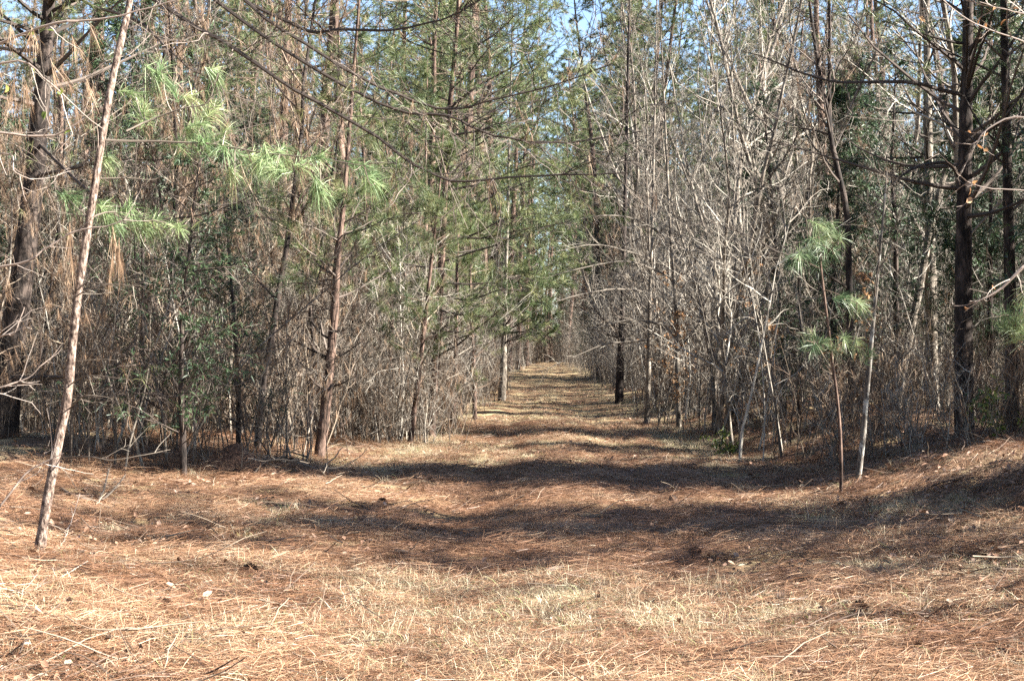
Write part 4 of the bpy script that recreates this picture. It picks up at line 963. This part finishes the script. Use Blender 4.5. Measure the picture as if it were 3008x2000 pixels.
# --- far woods that read as one mass
def merged(parts):
    mb = MB(); mats = []
    for nm, me in parts:
        v = np.empty(len(me.vertices) * 3, np.float32); me.vertices.foreach_get("co", v)
        lt = np.empty(len(me.polygons), np.int32); me.polygons.foreach_get("loop_total", lt)
        li = np.empty(len(me.loops), np.int32); me.loops.foreach_get("vertex_index", li)
        tn = np.empty(len(me.vertices), np.float32); me.attributes["tint"].data.foreach_get("value", tn)
        nq = int((lt == 4).sum())
        mb.add(v, quads=li[:nq * 4], tris=li[nq * 4:], mat=len(mats), tint=tn); mats.append(me.materials[0])
    return mb.mesh("far_tree", mats, smooth=False)
far = [merged(PROTO['bare'][0]), merged(PROTO['bare'][2]), merged(PROTO['bare'][4]), merged(PROTO['brown'][0]), merged(PROTO['brown'][2]), merged(PROTO['pine'][0]), merged(PROTO['pine'][1]), merged(PROTO['young'][1]), merged(PROTO['far_pine'][0]), merged(PROTO['far_pine'][1]), merged(PROTO['shade_dark_cedar'][0]), merged(PROTO['cedar'][2])]
fx, fy = [], []
while len(fx) < 900:
    y = rs.uniform(55, 185); x = rs.uniform(-1, 1) * min(.36 * y + 3, 60)
    s = x - float(xc(y))
    if abs(s) < 2.7 + (y > 90) * .3 and y < 152: continue
    if y < 75 and abs(s) < 14: continue
    fx.append(x); fy.append(y)
for y, q, k9 in ((58, -3.4, 9), (70, -2.7, 9), (82, -2.7, 9), (96, -2.4, 9), (108, -2.0, 9), (122, -1.7, 9), (135, -1.7, 9), (90, -5.5, 9), (115, -5.5, 9), (84, 4.6, 8), (93, 4.2, 8), (104, 4.4, 8), (116, 3.9, 8), (128, 4.2, 8), (140, 3.4, 8), (99, 6.4, 9), (122, 6.6, 9), (76, 5.6, 8), (150, 2.2, 8), (158, .6, 8), (163, 3.4, 9)):
    fx.append(float(xc(y)) + q); fy.append(y)
for k in range(170):                                       # the tall pines that close the view
    y = rs.uniform(62, 230); s = rs.choice([-1, 1]) * rs.uniform(4.2, 18) if y < 150 else rs.uniform(-16, 16)
    fx.append(float(xc(y)) + s); fy.append(y)
for k in range(22):                                        # the tallest pines beyond the end of the trail
    y = rs.uniform(160, 200); fx.append(float(xc(y)) + rs.uniform(-12, 10)); fy.append(y)
nv = len(fx)
while len(fx) < nv + 330:                                  # the same woods going on to the sides and behind
    x, y = rs.uniform(-55, 70), rs.uniform(-45, 60)
    if abs(x) < max(.40 * y + 4.0, 4.5) or (x > 0 and y > -30 and x < 36 + .1 * y) or (x > 0 and y < 4 and x + y * .4 < 34): continue
    fx.append(x); fy.append(y)
fx, fy = np.array(fx), np.array(fy); n = len(fx)
left = fx < xc(fy)
pk = np.where(left, rs.choice([0, 1, 3, 4, 5, 6, 5, 7, 10, 11], n), rs.choice([0, 1, 2, 0, 1, 2, 5, 8, 10, 11], n)); pks = rs.choice([5, 6, 5, 6, 10, 11, 7, 0], n - nv); pk = pk[:nv]; pk[nv - 213:nv - 192] = [9, 9, 9, 9, 9, 9, 9, 9, 9, 8, 8, 8, 8, 8, 8, 9, 9, 8, 8, 8, 9]; pk[nv - 192:nv - 22] = rs.choice([8, 9, 1, 2, 9], 170); pk[nv - 52:nv - 22] = rs.choice([3, 4, 3, 10], 30); fy[nv - 52:nv - 22] = rs.uniform(152, 170, 30); fx[nv - 52:nv - 22] = xc(fy[nv - 52:nv - 22]) + rs.uniform(-8, 8, 30); pk[nv - 22:] = rs.choice([8, 9], 22); pk = np.concatenate([pk, pks])
scatter("far_woods", fx, fy, hgt(fx, fy), np.stack([rs.normal(0, .03, n), rs.normal(0, .03, n), rs.uniform(0, 6.28, n)], 1), np.where((np.arange(n) >= nv - 22) & (np.arange(n) < nv), rs.uniform(1.2, 1.36, n), rs.uniform(.85, 1.3, n)), pk, far, [M['twig_grey']])

# --- pine needle litter
def field(x, y, f, seed):
    """smooth random field in 0..1"""
    g = np.random.default_rng(seed); o = 0
    for q in range(7):
        k = g.normal(size=2) * f * (1 + .35 * q); o = o + np.sin(k[0] * x * .8 + k[1] * y + g.uniform(0, 6.28)) / (1 + .3 * q)
    return np.clip(.5 + .22 * o, 0, 1)

def needle_patch(seed, n, R, t0, t1, amp=.05):
    rng = np.random.default_rng(seed); mb = MB()
    a = rng.uniform(0, 6.28, n); r = R * np.sqrt(rng.random(n))
    x, y = r * np.cos(a), r * np.sin(a)
    P = np.stack([x, y, rng.uniform(.002, amp, n) * (1.2 - r / R)], 1)
    th = rng.normal(rng.uniform(0, 6.28), .9, n) + np.where(rng.random(n) < .5, np.pi, 0); D = np.stack([np.cos(th), np.sin(th), rng.normal(.02, .13, n)], 1)
    tilt = np.cross(D, np.array([0, 0, 1.0])) + rng.normal(0, .5, (n, 3))
    blades(mb, P, D, rng.uniform(.09, .2, n), rng.uniform(.0011, .0026, n), rng.uniform(-.15, .3, n), rng=rng, side=nrm(tilt - (tilt * nrm(D)).sum(1, keepdims=True) * nrm(D)), tint=rng.uniform(t0, t1, n))
    return mb.mesh("needle_clump", M['straw_needle'], smooth=False)
npz = [needle_patch(80, 300, .28, 0, .5, .07), needle_patch(81, 300, .28, .0, .6, .1), needle_patch(82, 280, .26, .05, .75, .08), needle_patch(83, 260, .22, .1, .85, .12), needle_patch(84, 260, .26, .2, .95, .08), needle_patch(85, 240, .2, .3, 1, .12)]
n = 7000
Y = 5.6 + 26 * rs.random(n) ** 1.6; X = rs.uniform(-1, 1, n) * (.345 * Y + .6); s = X - xc(Y)
fl = field(X, Y, 1.6, 5)
k = (np.abs(s) < 6) & (rs.random(n) < .35 + .9 * fl); X, Y, fl, s = X[k], Y[k], fl[k], s[k]
foot = np.array([(a + rs.normal(0, .13), b + rs.normal(0, .13)) for a, b in PLACED if b < 32 and abs(a) < .36 * b for _ in range(5)])
X, Y = np.append(X, foot[:, 0]), np.append(Y, foot[:, 1]); fl = np.append(fl, rs.uniform(.2, .7, len(foot))); s = X - xc(Y); n = len(X)
pk = np.clip((fl * 5.2 + rs.normal(0, 1.0, n) - 1.0 * np.exp(-((np.abs(s) - .85) / .4) ** 2)).astype(int), 0, 5)
scatter("pine_needle_litter", X, Y, hgt(X, Y) + .004, lay(X, Y, rs.uniform(0, 6.28, n)), rs.uniform(.7, 1.35, n), pk, npz, [M['straw_needle']])

# --- dry grass and green sprouts
def grass_patch(seed, n, R, h0, h1, mt, lean=.5, w=.003):
    rng = np.random.default_rng(seed); mb = MB()
    a = rng.uniform(0, 6.28, n); r = R * np.sqrt(rng.random(n))
    P = np.stack([r * np.cos(a), r * np.sin(a), np.full(n, -.01)], 1)
    D = np.stack([rng.normal(0, lean, n), rng.normal(0, lean, n), np.ones(n)], 1)
    blades(mb, P, D, rng.uniform(h0, h1, n), w * rng.uniform(.6, 1.2, n), rng.uniform(.3, 1.3, n), rng=rng)
    return mb.mesh("grass_clump", M[mt], smooth=False)
gpz = [grass_patch(90, 300, .17, .08, .26, 'dry_grass', .95, .002), grass_patch(91, 340, .22, .06, .2, 'dry_grass', 1.2, .002), grass_patch(92, 210, .13, .1, .3, 'dry_grass', .8, .002),
       grass_patch(93, 380, .28, .05, .14, 'dry_grass', 1.6, .002), grass_patch(94, 34, .14, .05, .16, 'green_grass', .6), grass_patch(95, 20, .1, .08, .22, 'green_grass', .4)]
def grass_field():
    xs, ys = [], []
    def addp(n, f):
        c = 0
        while c < n:
            x, y, p = f()
            if rs.random() < p and abs(x) < .345 * y + .5: xs.append(x); ys.append(y); c += 1
    wav = lambda x, y: .5 + .5 * math.sin(1.7 * x + 1.1 * math.sin(.9 * y)) * math.sin(1.3 * y + .7 * x)
    def fore():                                             # the open strip nearest the camera
        y = 5.6 + 4.6 * rs.random() ** 1.25; x = rs.uniform(-4, 4); return x, y, .04 + float(field(x, y, 1.9, 9)) ** 2.5
    def edges():                                            # both verges
        y = 8 + 40 * rs.random() ** 1.5; s = rs.choice([-1, 1]) * (2.0 + rs.random() ** 1.5 * 2.4); return float(xc(y)) + s, y, .06 + float(field(s, y, 1.4, 10)) ** 2
    def mid():                                              # the grown-over crown between the ruts
        y = 9 + 100 * rs.random() ** 2.0; s = rs.normal(0, .35); return float(xc(y)) + s, y, .12 + .6 * wav(s, y)
    def clearing():                                         # bright grass where the trail opens
        y = rs.uniform(20.5, 29); s = rs.uniform(-2.6, 2.9); return float(xc(y)) + s, y, .75
    def beyond():
        y = 30 + 90 * rs.random() ** 1.4; s = rs.uniform(-2.7, 2.7); return float(xc(y)) + s, y, .3 + .6 * wav(s * .5, y * .4)
    addp(2500, fore); addp(1100, edges); addp(300, mid); addp(1900, clearing); addp(1300, beyond)
    return np.array(xs), np.array(ys)
X, Y = grass_field()
foot = np.array([(a + rs.normal(0, .14), b + rs.normal(0, .14)) for a, b in PLACED if b < 30 and abs(a) < .36 * b for _ in range(4)])
X, Y = np.append(X, foot[:, 0]), np.append(Y, foot[:, 1]); n = len(X)
scatter("dry_grass", X, Y, hgt(X, Y), lay(X, Y, rs.uniform(0, 6.28, n)), rs.uniform(.6, 1.2, n) * np.where((np.abs(X - xc(Y)) < 1.6) & (Y > 10), .6, 1), rs.choice([0, 1, 2, 3, 3, 1, 0, 4, 5, 3, 4], n), gpz, [M['dry_grass']])

# --- low moss and fresh green in the open strip
mpz = [grass_patch(97, 420, .22, .015, .05, 'green_grass', 1.2, .004), grass_patch(98, 300, .16, .02, .07, 'green_grass', 1.0, .004)]
n = 420
Y = rs.uniform(7.0, 9.4, n); X = rs.normal(1.9, .9, n); k = (field(X, Y, 2.2, 21) > .52) & in_view(X, Y); X, Y = X[k], Y[k]
yl_ = rs.uniform(6.6, 10, 60); xl_ = rs.uniform(-2.6, -.4, 60); k = field(xl_, yl_, 2.0, 22) > .6; X, Y = np.append(X, xl_[k]), np.append(Y, yl_[k]); n = len(X)
scatter("moss", X, Y, hgt(X, Y) + .006, lay(X, Y, rs.uniform(0, 6.28, n)), rs.uniform(.6, 1.2, n), rs.integers(0, 2, n), mpz, [M['green_grass']])

# --- fallen leaves
def leaf_patch(seed, n, R):
    rng = np.random.default_rng(seed); mb = MB()
    a = rng.uniform(0, 6.28, n); r = R * np.sqrt(rng.random(n))
    leafquads(mb, np.stack([r * np.cos(a), r * np.sin(a), rng.uniform(.003, .025, n)], 1), rng, .03, .075, flat=True, wf=.55)
    return mb.mesh("leaf_clump", M['dead_leaf'])
lpz = [leaf_patch(120 + i, 22, .5) for i in range(5)]
def leaf_pts():
    n = 4200
    Y = 6 + 55 * rs.random(n) ** 1.6; S = rs.choice([-1, 1, 1], n) * (2.5 + rs.random(n) ** 1.3 * 8)
    m = n // 9; S[:m] = rs.uniform(-2.2, 2.2, m)
    X = xc(Y) + S; k = in_view(X, Y); return X[k], Y[k]
X, Y = leaf_pts(); n = len(X)
scatter("fallen_leaves", X, Y, hgt(X, Y) + .004, lay(X, Y, rs.uniform(0, 6.28, n)), rs.uniform(.7, 1.15, n), rs.integers(0, 5, n), lpz, [M['dead_leaf']])

# --- broken twigs and bark bits among the litter
def twig_patch(seed, n, R):
    rng = np.random.default_rng(seed); mb = MB()
    st = np.stack([rng.uniform(-R, R, n), rng.uniform(-R, R, n), rng.uniform(.012, .05, n)], 1)
    P = grow(st, np.stack([rng.normal(size=n), rng.normal(size=n), rng.normal(0, .06, n)], 1), rng.uniform(.12, .55, n), 6, .14, 0, rng)
    tubes(mb, P, taper(rng.uniform(.003, .008, n), np.full(n, .002), 6), 4, rng=rng)
    c = np.stack([rng.uniform(-R, R, n * 2), rng.uniform(-R, R, n * 2), rng.uniform(.01, .035, n * 2)], 1)
    leafquads(mb, c, rng, .02, .05, flat=True, wf=.6)
    return mb.mesh("twig_clump", M['twig_brown'], smooth=False)
tpz = [twig_patch(140 + i, 5, .5) for i in range(5)]
n = 1100
Y = 6 + 30 * rs.random(n) ** 1.5; X = rs.uniform(-1, 1, n) * (.345 * Y + .5); k = (rs.random(n) < .35 + .65 * (np.abs(X - xc(Y)) > 1.6)); X, Y = X[k], Y[k]; n = len(X)
scatter("twig_litter", X, Y, hgt(X, Y) + .004, lay(X, Y, rs.uniform(0, 6.28, n)), rs.uniform(.6, 1.2, n), rs.integers(0, 5, n), tpz, [M['twig_brown']])
